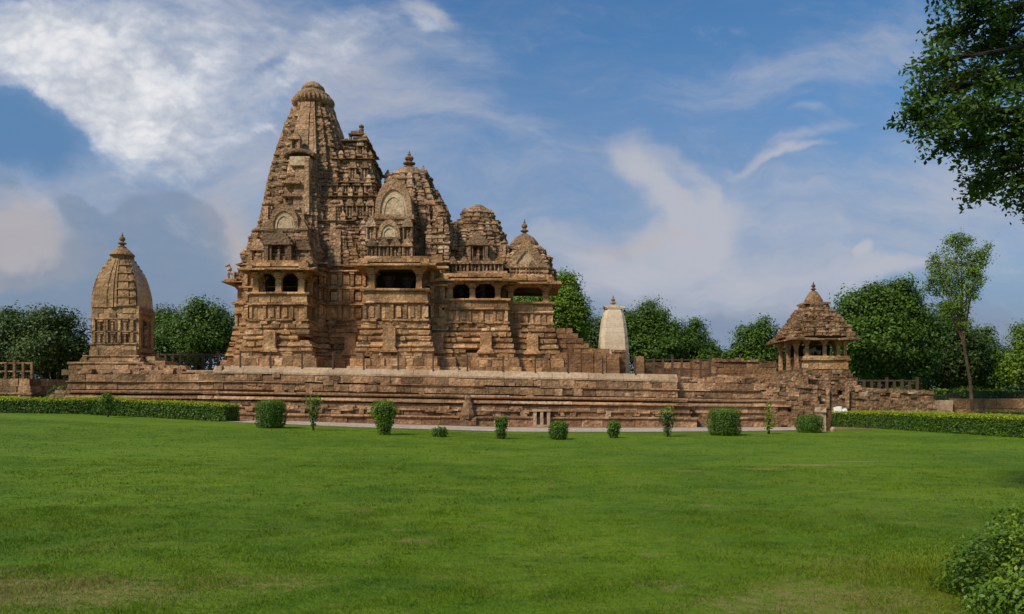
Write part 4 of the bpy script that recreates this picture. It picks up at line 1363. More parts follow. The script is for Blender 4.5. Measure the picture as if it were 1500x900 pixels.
mb.box(cx - .8, cx - .5, cy - .6, cy + .3, 8.84, 8.96, .5, .05)
mb.box(cx + .45, cx + .82, cy - .6, cy + .3, 8.8, 8.9, .5, .05)
mb.box(cx - .35, cx + .35, cy - .35, cy + .35, 8.86, 9.05, .5, .03)
mb.build("cornice", M_PLA, ws)
mb = MB(); finial(mb, cx, cy, 9.0, .85, .24); mb.build("finial", M_UP, ws)
mb = MB()
dxp, dy0 = cx + .28, cy - 1.16
mb.box(dxp - .48, dxp - .32, dy0 - .1, dy0 + .3, 3.9, 5.3, .5, .02)
mb.box(dxp + .32, dxp + .48, dy0 - .1, dy0 + .3, 3.9, 5.3, .5, .02)
mb.box(dxp - .58, dxp + .58, dy0 - .14, dy0 + .3, 5.3, 5.5, .5, .02)
mb.box(dxp - .32, dxp + .32, dy0 - .02, dy0 + .1, 3.9, 5.3, .3, .0, 1)
for q in (-.16, 0, .16): mb.box(dxp + q - .03, dxp + q + .03, dy0 - .06, dy0 + .05, 3.9, 5.3, .4, .005)
mb.box(dxp - .32, dxp + .32, dy0 - .065, dy0 + .05, 4.5, 4.6, .4, .005)
mb.build("door", [M_RUB, M_DARKIN], ws)
mb = MB()
mb.run((cx + 1.55, cy - 1.4), (cx + 2.2, cy - 1.4), [(-.5, 2.9), (.0, 2.9), (-.05, 4.6), (-.3, 5.0), (-.5, 4.9)], .2)
tag(mb.build("standing_slab", M_RED), "reddish upright stone slab leaning beside the white plastered shrine", "stone slab")

# ------------------------------------------------------------------ ruined stair flank right of the temple
st = thing("stair_flank", "stepped reddish stone wall, the broken flank of the temple's front stairs", "wall", (5.5, 56.5, 3.4))
mb = MB()
lim = lambda z: 4.0 + max(0, 6.8 - z) * 1.1 + max(0, 5.3 - z) * 5.5
z = 3.2
while z < 6.75:
    x = 3.2
    while x < min(lim(z), 8.4):
        l = random.uniform(.45, 1.1)
        mb.box(x, min(x + l - .015, lim(z) + .3, 8.5), 56.0 + random.uniform(-.05, .05), 57.6, z, z + .37, random.uniform(.2, .9), .02)
        x += l
    z += .38
mb.build("masonry", M_RED, st)
mb = MB()
for i in range(5):
    x0 = 3.2 + i * .95
    z1 = 5.15 - .02 * i
    mb.box(x0, x0 + .9, 55.3 + random.uniform(-.03, .03), 56.0, 4.35, z1, random.uniform(.2, .8), .015)
    mb.box(x0, x0 + .9, 55.2 + random.uniform(-.03, .03), 56.0, 3.2, 4.33, random.uniform(.2, .8), .015)
mb.build("lower_course", M_RED, st)

# ------------------------------------------------------------------ right pavilion on its rubble terrace
rt = thing("rubble_terrace", "low broken rubble terrace that carries the pavilion on the right", "terrace", (22, 50, 0))
mb = MB()
rpl = [(16.6, 48.4), (19.6, 48.4), (19.6, 49.3), (27.6, 49.3), (27.6, 60), (16.6, 60)]


def rzt(x):
    return -.052 * (x - 16.6)


for (x0, x1, y0) in ((16.8, 19.4, 48.8), (19.4, 23.5, 49.6), (23.5, 27.4, 49.6)):
    mb.box(x0, x1, y0, 59.5, -.3, 2.62 + rzt(x1) - .05, .4)
z = -.3
while z < 2.55:
    h_ = random.uniform(.2, .32)
    course(mb, rpl, z, z + h_, .25 * (1 - z / 3) + random.uniform(-.03, .03), (.2, .75), .07, .02, .6, zt=lambda x, z=z: rzt(x) * max(0, z) / 2.6, vj=.03, drop=.05)
    z += h_ + .012
course(mb, rpl, 2.56, 2.72, .08, (.4, 1.2), .08, .12, .7, zt=rzt, vj=.03)
for (x, y) in ((20.6, 49.0), (21.9, 49.05)):
    mb.box(x - .09, x + .09, y - .08, y + .1, 1.1, 2.45, .9, .01)
mb.build("rubble_wall", M_RUB, rt)
mb = MB()
# fallen slope and stone heap at the left corner
for _ in range(150):
    x = random.uniform(16.3, 19.8); z = random.uniform(-.1, 1.25) * random.random() ** .6
    y = 48.1 - (1.3 - z) * random.uniform(.1, .6)
    s = random.uniform(.1, .3)
    mb.box(x - s, x + s, y - s, y + s, z - s * .6, z + s * .7, random.uniform(.2, .95), s * .25)
mb.build("fallen_blocks", M_RUB, rt)
mb = MB()
for i in range(9):
    zt_ = 2.55 + i * .145
    mb.box(16.9 + i * .28, 19.3, 48.75 + i * .06, 52.5, 2.2, zt_, random.uniform(.3, .8), .02)
    for _ in range(4):
        x = 16.9 + i * .28 + random.uniform(-.1, .3); s = random.uniform(.12, .25)
        mb.box(x - s, x + s, 48.7 + i * .06, 49.3, zt_ - .25, zt_ + random.uniform(0, .12), None, .05)
mb.build("ramp", M_RUB, rt)

pv = thing("open_pavilion", "square open sandstone pavilion with stumpy pillars and a pyramidal roof at the right end", "pavilion", (20.75, 52, 2.5))
pvp = rect(19.0, 22.5, 50.2, 53.7)
pcx, pcy = 20.75, 51.95
mb = MB()
for (z0, z1, o, sh) in ((2.3, 2.62, .55, 'flat'), (2.63, 2.95, .38, 'flat'), (2.96, 3.08, .44, 'round'), (3.09, 3.4, .2, 'flat'), (3.41, 3.66, .1, 'flat')):
    mb.prism(offset(pvp, o - .2), z0, z1, .4)
    course(mb, pvp, z0, z1, o, (.3, .9), .05, .02, .5, shape=sh, vj=.02)
mb.prism(offset(pvp, -.1), 3.3, 3.72, .4)
for _ in range(26):
    x = random.uniform(18.9, 22.7); s = random.uniform(.1, .25); z = random.uniform(2.5, 3.5)
    mb.box(x - s, x + s, 49.68 + (z - 2.5) * .3, 50.2, z - s * .5, z + s * .5, None, .03)
mb.build("base", M_RUB, pv)
mb = MB()
P2 = rect(19.55, 22.5, 50.2, 53.7)
course(mb, P2, 3.72, 4.28, .0, (.5, 1.0), .03, 0, .25, vj=.012)
course(mb, P2, 4.29, 4.42, .12, (.6, 1.2), .02, 0, .3, shape='round', vj=.012)
course(mb, P2, 4.43, 4.60, .06, (.6, 1.2), .02, 0, .25, vj=.012)
mb.build("parapet", M_LOW, pv)
for (x, y, zb) in ((19.1, 50.45, 3.7), (19.75, 50.35, 4.55), (20.95, 50.35, 4.55), (21.85, 50.35, 4.55), (22.35, 50.45, 4.55), (19.1, 53.4, 3.7), (20.3, 53.4, 3.7), (21.3, 53.4, 3.7), (22.35, 53.4, 3.7), (19.1, 51.9, 3.7), (22.35, 51.9, 3.7)):
    mb = MB(); pillar_mesh(mb, x, y, zb, 5.66, .105)
    mb.build("pillar", M_LOW, pv)
mb = MB()
mb.prism(offset(pvp, .05), 5.66, 5.86, .4)
course(mb, pvp, 5.64, 5.95, .62, (.7, 1.5), .03, 0, .9, shape='eave', vj=.015)
z = 5.92; k = 0
rp = [(5.9, 2.28), (6.5, 1.95), (7.1, 1.5), (7.5, 1.18), (8.0, .88), (8.25, .70)]
while z < 8.2:
    wv = lerp_prof(rp, z)
    P = ratha(pcx + .1, pcy, wv)
    mb.prism(offset(P, -.15), z - .05, z + .2, .4)
    course(mb, P, z, z + .15, .04, (.2, .6), .10, .03, .35, shape='round' if k % 2 else 'flat', vj=.025)
    if k % 2 == 0 and z < 7.7:
        for _ in range(int(wv * 7)):
            x = pcx + .1 + random.uniform(-1, 1) * wv * .9
            y = pcy - wv * (1 if abs(x - pcx - .1) < wv * .3 else (.9 if abs(x - pcx - .1) < wv * .58 else .78))
            kuta(mb, x, y, z + .08, random.uniform(.2, .36), random.uniform(.28, .5))
            y2 = pcy + random.uniform(-1, 1) * wv * .8
            kuta(mb, pcx + .1 - wv * .85, y2, z + .08, random.uniform(.2, .34), random.uniform(.28, .45))
    z += .19; k += 1
for _ in range(48):
    zq = random.uniform(6.0, 8.0); wq = lerp_prof(rp, zq); f = random.uniform(-.85, .85); s = random.uniform(.1, .28)
    if random.random() < .7: xq, yq = pcx + .1 + f * wq, pcy - wq * (1 if abs(f) < .3 else (.9 if abs(f) < .58 else .78))
    else: xq, yq = pcx + .1 - wq * .85, pcy + f * wq
    mb.box(xq - s, xq + s, yq - s * .6, yq + s * .6, zq - s * .5, zq + s * .6, None, s * .3)
mb.box(19.0, 19.7, 50.6, 51.6, 6.4, 7.1, None, .06)
mb.box(19.2, 19.9, 50.5, 51.4, 7.0, 7.25, None, .05)
prf = mb.build("pyramidal_roof", M_RUB, pv)
mb = MB()
mb.box(pcx - .75, pcx + .95, pcy - .85, pcy + .85, 8.2, 8.34, .4, .02)
mb.lathe(pcx + .1, pcy, [(.62, 8.34), (.6, 8.55), (.42, 8.85), (.26, 9.1), (.2, 9.15)], 16, .5)
mb.build("bell_cap", M_RUB, prf)
mb = MB(); finial(mb, pcx + .1, pcy, 9.1, .75, .2); mb.build("finial", M_RUB, prf)
mb = MB()
for (xa, xb) in ((19.6, 20.75), (21.35, 22.4)):
    m2 = MB(); m2.box(xa, xb, 52.9, 53.1, 3.7, 5.5, .3, .02); m2.build('shade_backing', M_DARKIN, pv)  # added dark panels standing in for the shade under the roof
mb.box(20.0, 21.6, 51.6, 52.6, 3.7, 4.5, .3, .02)
mb.tube([(20.6, 52.0, 4.5), (20.6, 52.0, 5.0), (20.95, 52.0, 5.15), (21.25, 52.0, 5.0), (21.3, 52.0, 4.5)], [.13, .16, .2, .17, .13], 8, .8)
mb.lathe(20.35, 52.0, [(.1, 4.75), (.2, 4.9), (.2, 5.12), (.1, 5.25), (.03, 5.3)], 8, .8)
tag(mb.build("animal_statue", M_PLA), "pale animal statue on a block inside the right pavilion", "statue")

# ------------------------------------------------------------------ railings
rl = thing("iron_railing", "thin rusty railing of widely spaced posts along the front edge of the terrace", "railing", (-4, 48.7, 3.7))
xs_ = []
for px in (354, 398, 444, 489, 534, 584, 635, 685, 737, 784, 832, 882, 930):
    xs_.append((px - 750) * 48.35 / FPX)
for x in xs_:
    mb = MB()
    z0 = 3.62 + tz(x)
    mb.box(x - .045, x + .045, 48.07, 48.16, z0 - .35, z0 + 1.22, .3)
    mb.box(x - .055, x + .055, 48.05, 48.17, z0 - .35, z0 - .2, .3)
    mb.build("post", M_IRON, rl)
for hh in (1.1,):
    mb = MB()
    for a, b in zip(xs_, xs_[1:]):
        sag = .03
        za, zb = 3.62 + tz(a) + hh, 3.62 + tz(b) + hh
        mb.tube([(a, 48.115, za), ((a + b) / 2, 48.115, (za + zb) / 2 - sag), (b, 48.115, zb)], [.02] * 3, 4, .3)
    mb.build("wire", M_IRON, rl)


def post_fence(name, label, p0, p1, z0, h, n, rails, pw, rw, mat, cat="fence", lean=0.03):
    f = thing(name, label, cat, (p0[0], p0[1], z0))
    d = (Vector(p1) - Vector(p0)).normalized()
    for i in range(n):
        t = i / (n - 1)
        x, y = p0[0] + (p1[0] - p0[0]) * t, p0[1] + (p1[1] - p0[1]) * t
        k = 1.12 if i % 4 == 0 else random.uniform(.93, 1.0)
        mb = MB()
        mb.box(x - pw, x + pw, y - pw, y + pw, z0 - .2, z0 + h * k, None, .015)
        mb.box(x - pw * 1.15, x + pw * 1.15, y - pw * 1.15, y + pw * 1.15, z0 + h * k * .96, z0 + h * k, None, .01)
        mb.build("post", mat, f)
    for r_ in rails:
        mb = MB()
        a, b = Vector((p0[0], p0[1])), Vector((p1[0], p1[1]))
        m = n - 1
        for i in range(m):
            u0, u1 = a.lerp(b, i / m), a.lerp(b, (i + 1) / m)
            mb.run(u0, u1, [(-rw * .6, z0 + h * r_ - rw), (rw * .6, z0 + h * r_ - rw), (rw * .6, z0 + h * r_ + rw), (-rw * .6, z0 + h * r_ + rw)], None, 0, .008)
        mb.build("rail", mat, f)
    return f


x0, _, z0 = at(232, 541, 60); x1, _, _ = at(330, 541, 60)
post_fence("stone_fence", "brown post and rail fence on the terrace between the left shrine and the temple", (x0, 60), (x1, 60), 3.65, 1.65, 10, (.97, .5), .09, .06, M_WOODRAIL)
post_fence("stone_fence", "brown post and rail fence on the terrace right of the white plastered shrine", ((930 - 750) * 58 / FPX, 58), ((1040 - 750) * 58 / FPX, 58), 3.1, 1.75, 9, (.93, .5, .12), .075, .04, M_WOODRAIL)
post_fence("stone_fence", "dark low post fence on the rubble terrace right of the pavilion", (23.2, 50.6), (27.3, 50.6), 2.1, .95, 9, (.9,), .075, .05, M_WOODRAIL)
# low red walls behind the right part
w1_ = thing("red_wall", "low reddish block wall behind the terrace between the plastered shrine and the pavilion", "wall", (19, 63, 2.5))
mb = MB()
z = 2.3
for k in range(5):
    course(mb, rect(15.0, 22.0, 62.5, 63.3), z, z + .5, 0, (.7, 1.5), .03, 0, .4, vj=.015)
    z += .51
mb.prism(rect(15.1, 21.9, 62.7, 63.1), 2.3, 4.75, .4)
for q in range(12):
    x = random.uniform(15.2, 21.6); mb.box(x - .3, x + .3, 62.4, 63.2, 4.8, 4.8 + random.uniform(.05, .3), None, .05)
mb.prism(rect(10.4, 14.9, 62.7, 63.1), 2.0, 4.6, .4)
for k in range(5): course(mb, rect(10.3, 15.0, 62.5, 63.3), 2.2 + k * .51, 2.7 + k * .51, 0, (.7, 1.5), .03, 0, .4, vj=.015)
mb.build("masonry", M_RED, w1_)
for i in range(12):
    px = 1052 + i * 6
    x = (px - 750) * 50.3 / FPX + random.uniform(-.1, .1); s = random.uniform(.14, .3)
    mb = MB()
    yq = 50.3 + random.uniform(-.4, .4)
    mb.box(x - s, x + s * .8, yq - s, yq + s, 3.45 + tz(x), 3.6 + tz(x) + s * random.uniform(.8, 1.6), random.uniform(.3, 1), s * .25)
    tag(mb.build("loose_stone", M_TER), "broken stone on the terrace edge just left of the pavilion's ramp", "stone", "loose stones left of the pavilion")

# far left platform with its lattice railing
lp = thing("side_platform", "low brown stone platform at the far left edge behind the hedge", "platform", (-40, 58, 0))
mb = MB()
lpp = rect(-52, -37.0, 57.5, 66)
z = .6; k = 0
mb.box(-51.8, -37.4, 57.9, 65.8, .3, 3.3, .4)
for (hh, o, sh) in ((.5, .9, 'flat'), (.5, .7, 'flat'), (.4, .5, 'flat'), (.16, .62, 'round'), (.5, .25, 'flat'), (.55, .15, 'flat')):
    course(mb, lpp, z, z + hh, o, (.5, 1.4), .05, .02, .9, shape=sh, vj=.02)
    z += hh + .01
mb.build("masonry", M_TER, lp)
lf = post_fence("lattice_railing", "reddish stone lattice railing on the far left platform", (-46.2, 57.8), (-36.95, 57.8), 3.28, 1.25, 15, (.96, .45), .085, .05, M_RED, "railing")
mb = MB()
mb.box(-46, -40.2, 58.1, 58.2, 3.3, 4.4, .4)
mb.build("panel", M_RED, lf)

# low wall behind the right hedge
rw_ = thing("low_wall", "low orange brown wall behind the right hedge near the slender tree", "wall", (38, 57, 0))
mb = MB()
for (z, h_) in ((-.3, .5), (.21, .35), (.57, .42)):
    course(mb, rect(33.2, 60, 56.5, 57), z * 1.75, (z + h_) * 1.75, 0, (.8, 2.2), .02, 0, .3, vj=.012)
mb.box(33.3, 59.9, 56.6, 56.9, -.3, 1.66, .4)
mb.build("masonry", M_RED, rw_)
mb = MB()
for (z, h_) in ((-.3, .5), (.21, .3), (.52, .42)):
    course(mb, rect(29.3, 33.0, 56.2, 56.8), z * 1.7, (z + h_) * 1.7, 0, (.3, .9), .05, 0, .3, vj=.03)
tag(mb.build("rubble_bank", M_CURB), "pale grey rubble wall end beside the orange brown low wall", "wall")

# ------------------------------------------------------------------ foliage
RS = np.random.RandomState(11)


def quad_mesh(name, V, tint, mat, parent=None, nv=4):
    n = len(V) // nv
    me = bpy.data.meshes.new(name)
    me.vertices.add(len(V)); me.vertices.foreach_set('co', V.astype(np.float32).ravel())
    me.loops.add(len(V)); me.loops.foreach_set('vertex_index', np.arange(len(V), dtype=np.int32))
    me.polygons.add(n)
    me.polygons.foreach_set('loop_start', np.arange(0, len(V), nv, dtype=np.int32))
    me.update(calc_edges=True)
    a = me.attributes.new('tint', 'FLOAT', 'FACE')
    a.data.foreach_set('value', np.clip(tint, 0, 1).astype(np.float32))
    me.materials.append(mat)
    o = bpy.data.objects.new(name, me)
    COL.objects.link(o)
    parent_to(o, parent)
    return o


def leaves(P, N, size, aspect=.55, droop=0.0):
    """one folded-free leaf quad per point"""
    n = len(P)
    N = N / (np.linalg.norm(N, axis=1, keepdims=True) + 1e-9)
    r = RS.normal(size=(n, 3)); r[:, 2] -= droop
    T = r - N * (r * N).sum(1, keepdims=True)
    T /= np.linalg.norm(T, axis=1, keepdims=True) + 1e-9
    B = np.cross(N, T)
    s = size[:, None]
    V = np.empty((n, 4, 3))
    V[:, 0] = P - T * s * .5
    V[:, 1] = P + B * s * aspect * .5 + T * s * .05
    V[:, 2] = P + T * s * .5
    V[:, 3] = P - B * s * aspect * .5 + T * s * .05
    return V.reshape(-1, 3)


def crown(name, lobes, nclump, per, sig, leaf, mat, parent, tvar=.35, shell=.45, up=.5, aspect=.6, flat=.75):
    """leaf clumps spread through ellipsoid lobes [(x, y, z, rx, ry, rz)]"""
    lob = np.array(lobes, float)
    vol = (lob[:, 3] * lob[:, 4] * lob[:, 5]) ** (2 / 3.)
    pick = RS.choice(len(lob), nclump, p=vol / vol.sum())
    d = RS.normal(size=(nclump, 3)); d /= np.linalg.norm(d, axis=1, keepdims=True)
    rad = shell + (1.06 - shell) * RS.rand(nclump) ** .6
    C = lob[pick, :3] + d * lob[pick, 3:6] * rad[:, None]
    ct = RS.normal(.42, tvar * .5, nclump)
    sg = sig * RS.uniform(.6, 1.4, nclump)
    k = per
    P = np.repeat(C, k, 0) + RS.normal(size=(nclump * k, 3)) * np.repeat(sg, k)[:, None] * np.array([1, 1, flat])
    out = np.repeat(d, k, 0)
    loc = (P - np.repeat(C, k, 0)) / (np.repeat(sg, k)[:, None] + 1e-6)
    N = out * .35 + loc * .45 + np.array([0, 0, up]) + RS.normal(size=P.shape) * .32
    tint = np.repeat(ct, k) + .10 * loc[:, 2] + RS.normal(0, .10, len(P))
    size = leaf * RS.uniform(.6, 1.35, len(P))
    return quad_mesh(name, leaves(P, N, size, aspect), tint, mat, parent)


def make_tree(name, label, base, lobes, ncl, per, sig, leaf, mat, trunk_h, tr_r, bark=None, lean=(0, 0), group=None, stems=1, limbs=True, lim=(.6, 1.0), shell=.45, **kw):
    bx, by = base
    zb = gz(bx, by) - .2
    t = thing(name, label, "tree", (bx, by, zb), group)
    mb = MB()
    top = Vector((bx + lean[0], by + lean[1], zb + trunk_h))
    for s in range(stems):
        off = Vector((random.uniform(-.7, .7), random.uniform(-.5, .5), 0)) if stems > 1 else Vector((0, 0, 0))
        p0 = Vector((bx, by, zb)) + off * .6
        pm = p0.lerp(top + off * 2, .5) + Vector((random.uniform(-.15, .15), 0, 0)) * (trunk_h * .2)
        mb.tube([p0, p0.lerp(pm, .1), pm, top + off * 2], [tr_r * 1.5, tr_r * 1.1, tr_r * .85, tr_r * .6], 8, None, 0, .08)
    if limbs:
        for L in lobes[::3]:
            e = Vector(L[:3]); s0 = Vector((bx, by, zb)).lerp(top, random.uniform(*lim))
            mid = s0.lerp(e, .5) + Vector((0, 0, .12 * (e - s0).length))
            mb.tube([s0, mid, e, e + (e - mid) * .4], [tr_r * .5, tr_r * .32, tr_r * .16, tr_r * .04], 6, None, 0, .1)
            for _ in range(3):
                q = e + Vector((random.uniform(-1, 1) * L[3], random.uniform(-1, 1) * L[4], random.uniform(-.5, 1) * L[5])) * .75
                mb.tube([mid.lerp(e, .6), e.lerp(q, .5), q], [tr_r * .18, tr_r * .1, tr_r * .03], 5, None, 0)
    mb.build("trunk", bark or M_BARK, t)
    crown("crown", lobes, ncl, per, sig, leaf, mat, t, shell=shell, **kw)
    return t


def px_lobes(lst, Y, dy=.9, extra=2):
    """lobes given where the photograph shows them: (px, py, rx, ry in pixels, depth offset)"""
    out = []
    for (px, py, rx, ry, do) in lst:
        x, y, z = at(px, py, Y + do)
        s = (Y + do) / FPX
        out.append((x, y, z, rx * s, max(rx, ry) * s * dy, ry * s))
        for _ in range(extra):
            a = random.uniform(-.3, math.pi + .3); k = random.uniform(.26, .42)
            out.append((x + math.cos(a) * rx * s * .95, y - random.uniform(-.4, .7) * rx * s, z + math.sin(a) * ry * s * .95, rx * s * k, rx * s * k, ry * s * k))
    return out


G = "trees behind the temples"
make_tree("dense_tree", "broad dark domed tree with many thin stems at the far left", (at(78, 570, 70)[0], 70),
          px_lobes([(60, 505, 44, 34, 0), (20, 510, 44, 40, 1), (95, 500, 34, 36, -1), (-30, 515, 40, 40, 0), (55, 480, 40, 22, 0), (105, 525, 26, 26, -1), (15, 478, 34, 18, 1), (60, 520, 40, 24, -2)], 70),
          1724, 22, .42, 0.252, L_DARK, 4.2, .22, M_BARKD, stems=6, shell=.5)
make_tree("dense_tree", "rounded green tree between the left shrine and the temple", (at(290, 560, 80)[0], 80),
          px_lobes([(285, 490, 44, 36, 0), (320, 488, 28, 34, 1), (252, 498, 26, 30, 0), (300, 470, 30, 22, -1), (270, 510, 40, 20, -2), (330, 505, 26, 24, 0)], 80),
          1380, 21, .45, 0.266, L_MID, 4.5, .25, M_BARKD)
make_tree("dense_tree", "dark tree rising just right of the left shrine", (at(232, 560, 92)[0], 92),
          px_lobes([(236, 475, 24, 26, 0), (222, 490, 20, 26, 1), (248, 480, 18, 22, 0), (228, 510, 24, 24, 0)], 92), 575, 21, .5, 0.281, L_DARK, 5.5, .25, M_BARKD)
make_tree("bright_tree", "sunlit bright green tree just right of the temple porch", (at(826, 560, 72)[0], 72),
          px_lobes([(820, 440, 30, 28, 0), (838, 462, 26, 30, -.5), (808, 470, 30, 34, 0), (826, 422, 16, 18, 0), (845, 482, 18, 18, 0), (815, 500, 34, 24, 0), (780, 455, 40, 34, 1)], 72),
          1494, 22, .36, 0.252, L_BRI, 5.0, .22)
make_tree("loose_tree", "pale grey green tree half hidden behind the plastered shrine", (at(866, 560, 80)[0], 80),
          px_lobes([(872, 485, 20, 26, 0), (855, 505, 22, 18, 0), (890, 500, 24, 30, 1), (868, 520, 26, 16, 0)], 80), 552, 19, .4, 0.252, L_PALE, 5.2, .2)
make_tree("dense_tree", "dark green tree just right of the plastered shrine", (at(950, 560, 82)[0], 82),
          px_lobes([(940, 490, 32, 32, 0), (968, 494, 30, 30, 0), (925, 505, 24, 24, -1), (985, 508, 26, 24, 0), (950, 515, 40, 18, -1)], 82),
          1265, 21, .42, 0.266, L_MID, 4.5, .24)
make_tree("loose_tree", "pale feathery tree showing above the dark tree by the plastered shrine", (at(945, 560, 92)[0], 92),
          px_lobes([(945, 464, 24, 20, 0), (925, 475, 18, 18, 0), (965, 474, 16, 16, 0), (948, 490, 30, 20, 0)], 92), 482, 17, .45, 0.266, L_PALE, 7, .24)
make_tree("loose_tree", "small open crowned tree on the right shoulder of the dark grove", (at(1020, 560, 84)[0], 84),
          px_lobes([(1018, 490, 16, 18, 0), (1008, 508, 20, 18, 0), (1034, 515, 18, 14, 0), (1050, 524, 12, 10, 0), (1025, 525, 26, 12, -1)], 84), 713, 19, .34, 0.244, L_MID, 5, .2)
make_tree("loose_tree", "light green tree just left of the right pavilion", (at(1105, 560, 74)[0], 74),
          px_lobes([(1102, 505, 24, 24, 0), (1122, 500, 20, 26, 0), (1085, 520, 18, 20, 0), (1110, 528, 30, 18, 0), (1098, 488, 12, 10, 0)], 74), 736, 19, .36, 0.244, L_MID, 4.2, .2)
make_tree("dense_tree", "large dark spreading tree right of the pavilion", (at(1300, 570, 66)[0], 66),
          px_lobes([(1290, 455, 46, 36, 0), (1262, 470, 34, 38, 0), (1325, 470, 36, 42, 0), (1290, 500, 56, 40, -1), (1345, 500, 30, 40, 0), (1270, 525, 40, 34, 0), (1325, 530, 40, 34, 0), (1245, 500, 18, 30, 1), (1300, 435, 30, 20, 0)], 66),
          2645, 22, .38, 0.244, L_MID, 4.0, .35, M_BARKD, shell=.4)
make_tree("dense_tree", "dark tree behind the slender tree's trunk", (at(1385, 575, 72)[0], 72),
          px_lobes([(1385, 500, 34, 40, 0), (1405, 525, 30, 34, 0), (1370, 530, 34, 34, 0), (1390, 470, 20, 20, 0)], 72), 1150, 21, .4, 0.252, L_DARK, 4.0, .25, M_BARKD)
make_tree("loose_tree", "open crowned tree right of the slender tree", (at(1445, 575, 74)[0], 74),
          px_lobes([(1440, 500, 16, 18, 0), (1432, 525, 24, 22, 0), (1460, 540, 26, 22, 0), (1448, 555, 34, 16, 0)], 74), 713, 19, .36, 0.244, L_MID, 4.2, .2)
make_tree("bright_tree", "light green tree cut off by the right edge of the view", (at(1508, 575, 66)[0], 66),
          px_lobes([(1500, 500, 14, 24, 0), (1510, 530, 24, 30, 0), (1490, 545, 16, 18, 0), (1530, 500, 24, 30, 0)], 66), 713, 19, .34, 0.222, L_BRI, 4.0, .2)
# slender tall tree
make_tree("slender_tree", "tall slender tree with a bare leaning trunk and a small airy crown", (at(1427, 604, 52)[0], 52),
          px_lobes([(1400, 372, 22, 20, 0), (1392, 400, 26, 22, 0), (1424, 385, 18, 22, 0), (1410, 425, 22, 22, 0), (1380, 422, 18, 16, .5), (1430, 410, 12, 16, 0), (1398, 450, 20, 18, 0), (1412, 472, 10, 14, 0), (1370, 388, 12, 12, 0), (1362, 412, 10, 10, 0), (1440, 372, 12, 14, 0), (1408, 352, 14, 12, 0)], 52),
          720, 20, .20, 0.126, L_BRI, 6.6, .12, M_BARK, lean=(-.85, 0), shell=.2, lim=(.86, 1.0))
mb = MB()
x, y, _ = at(1427, 600, 52)
mb.tube([(x, y, gz(x, y) - .1), (x, y, gz(x, y) + .55)], [.235, .19], 10, .5)
tag(mb.build("whitewash_band", M_WHITE, bpy.data.objects['slender_tree']))
make_tree("dense_tree", "dark tree directly behind the open pavilion", (at(1195, 570, 72)[0], 72),
          px_lobes([(1190, 525, 44, 30, 0), (1160, 530, 34, 26, 0), (1225, 520, 34, 36, 0), (1195, 548, 50, 20, 0)], 72), 900, 18, .4, .25, L_DARK, 3.4, .22, M_BARKD)
# thickets under the trees
und = []
for (p0, p1, Y, top, bot) in ((-60, 345, 84, 506, 590), (800, 1130, 88, 506, 590), (1190, 1560, 78, 525, 590)):
    px = p0
    while px < p1:
        x, y, z = at(px, top + random.uniform(-6, 14), Y + random.uniform(-3, 3))
        zb = gz(x, y)
        und.append((x, y, (z + zb) / 2, 2.0, 1.6, (z - zb) / 2))
        px += 14
tag(crown("undergrowth", und, 4400, 16, .5, .30, L_DARK, None, shell=.15), "dark thicket of undergrowth below the trees behind the temples", "undergrowth", kind="stuff")
# distant wood
far = []
for i in range(60):
    x = -170 + i * 5.8 + random.uniform(-2, 2)
    far.append((x, 165 + random.uniform(-8, 8), 2.2 + random.uniform(-.5, 1.2), 4.5, 4, 3.0 + random.uniform(-.8, 1.6)))
tag(crown("far_wood", far, 3400, 8, .9, .95, L_DARK, None, shell=.2), "distant low belt of dark trees along the horizon", "wood", kind="stuff")


# ------------------------------------------------------------------ hedges and clipped shrubs
def clipped(name, label, cat, pts_fn, n, leaf, mats, core, top_z, top_band=.12, parent_loc=(0, 0, 0), group=None, aspect=.6):
    """leaf skin over a clipped body; top leaves lighter, fresh growth with sunlight put into their colour"""
    t = thing(name, label, cat, parent_loc, group)
    core.build("dark_core", M_CORE, t)
    P, N = pts_fn(n)
    P = P + RS.normal(size=P.shape) * leaf * .45
    N2 = N + RS.normal(size=N.shape) * np.where(N[:, 2:3] > .5, .28, .55)
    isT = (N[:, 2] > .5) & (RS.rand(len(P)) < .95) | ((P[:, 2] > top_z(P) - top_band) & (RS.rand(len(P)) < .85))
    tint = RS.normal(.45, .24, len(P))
    for flag, mat, nm in ((False, mats[0], "foliage"), (True, mats[1], "fresh_lit_tips")):
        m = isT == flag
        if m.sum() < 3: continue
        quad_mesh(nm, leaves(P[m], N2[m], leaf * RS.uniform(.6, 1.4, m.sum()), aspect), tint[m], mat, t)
    return t


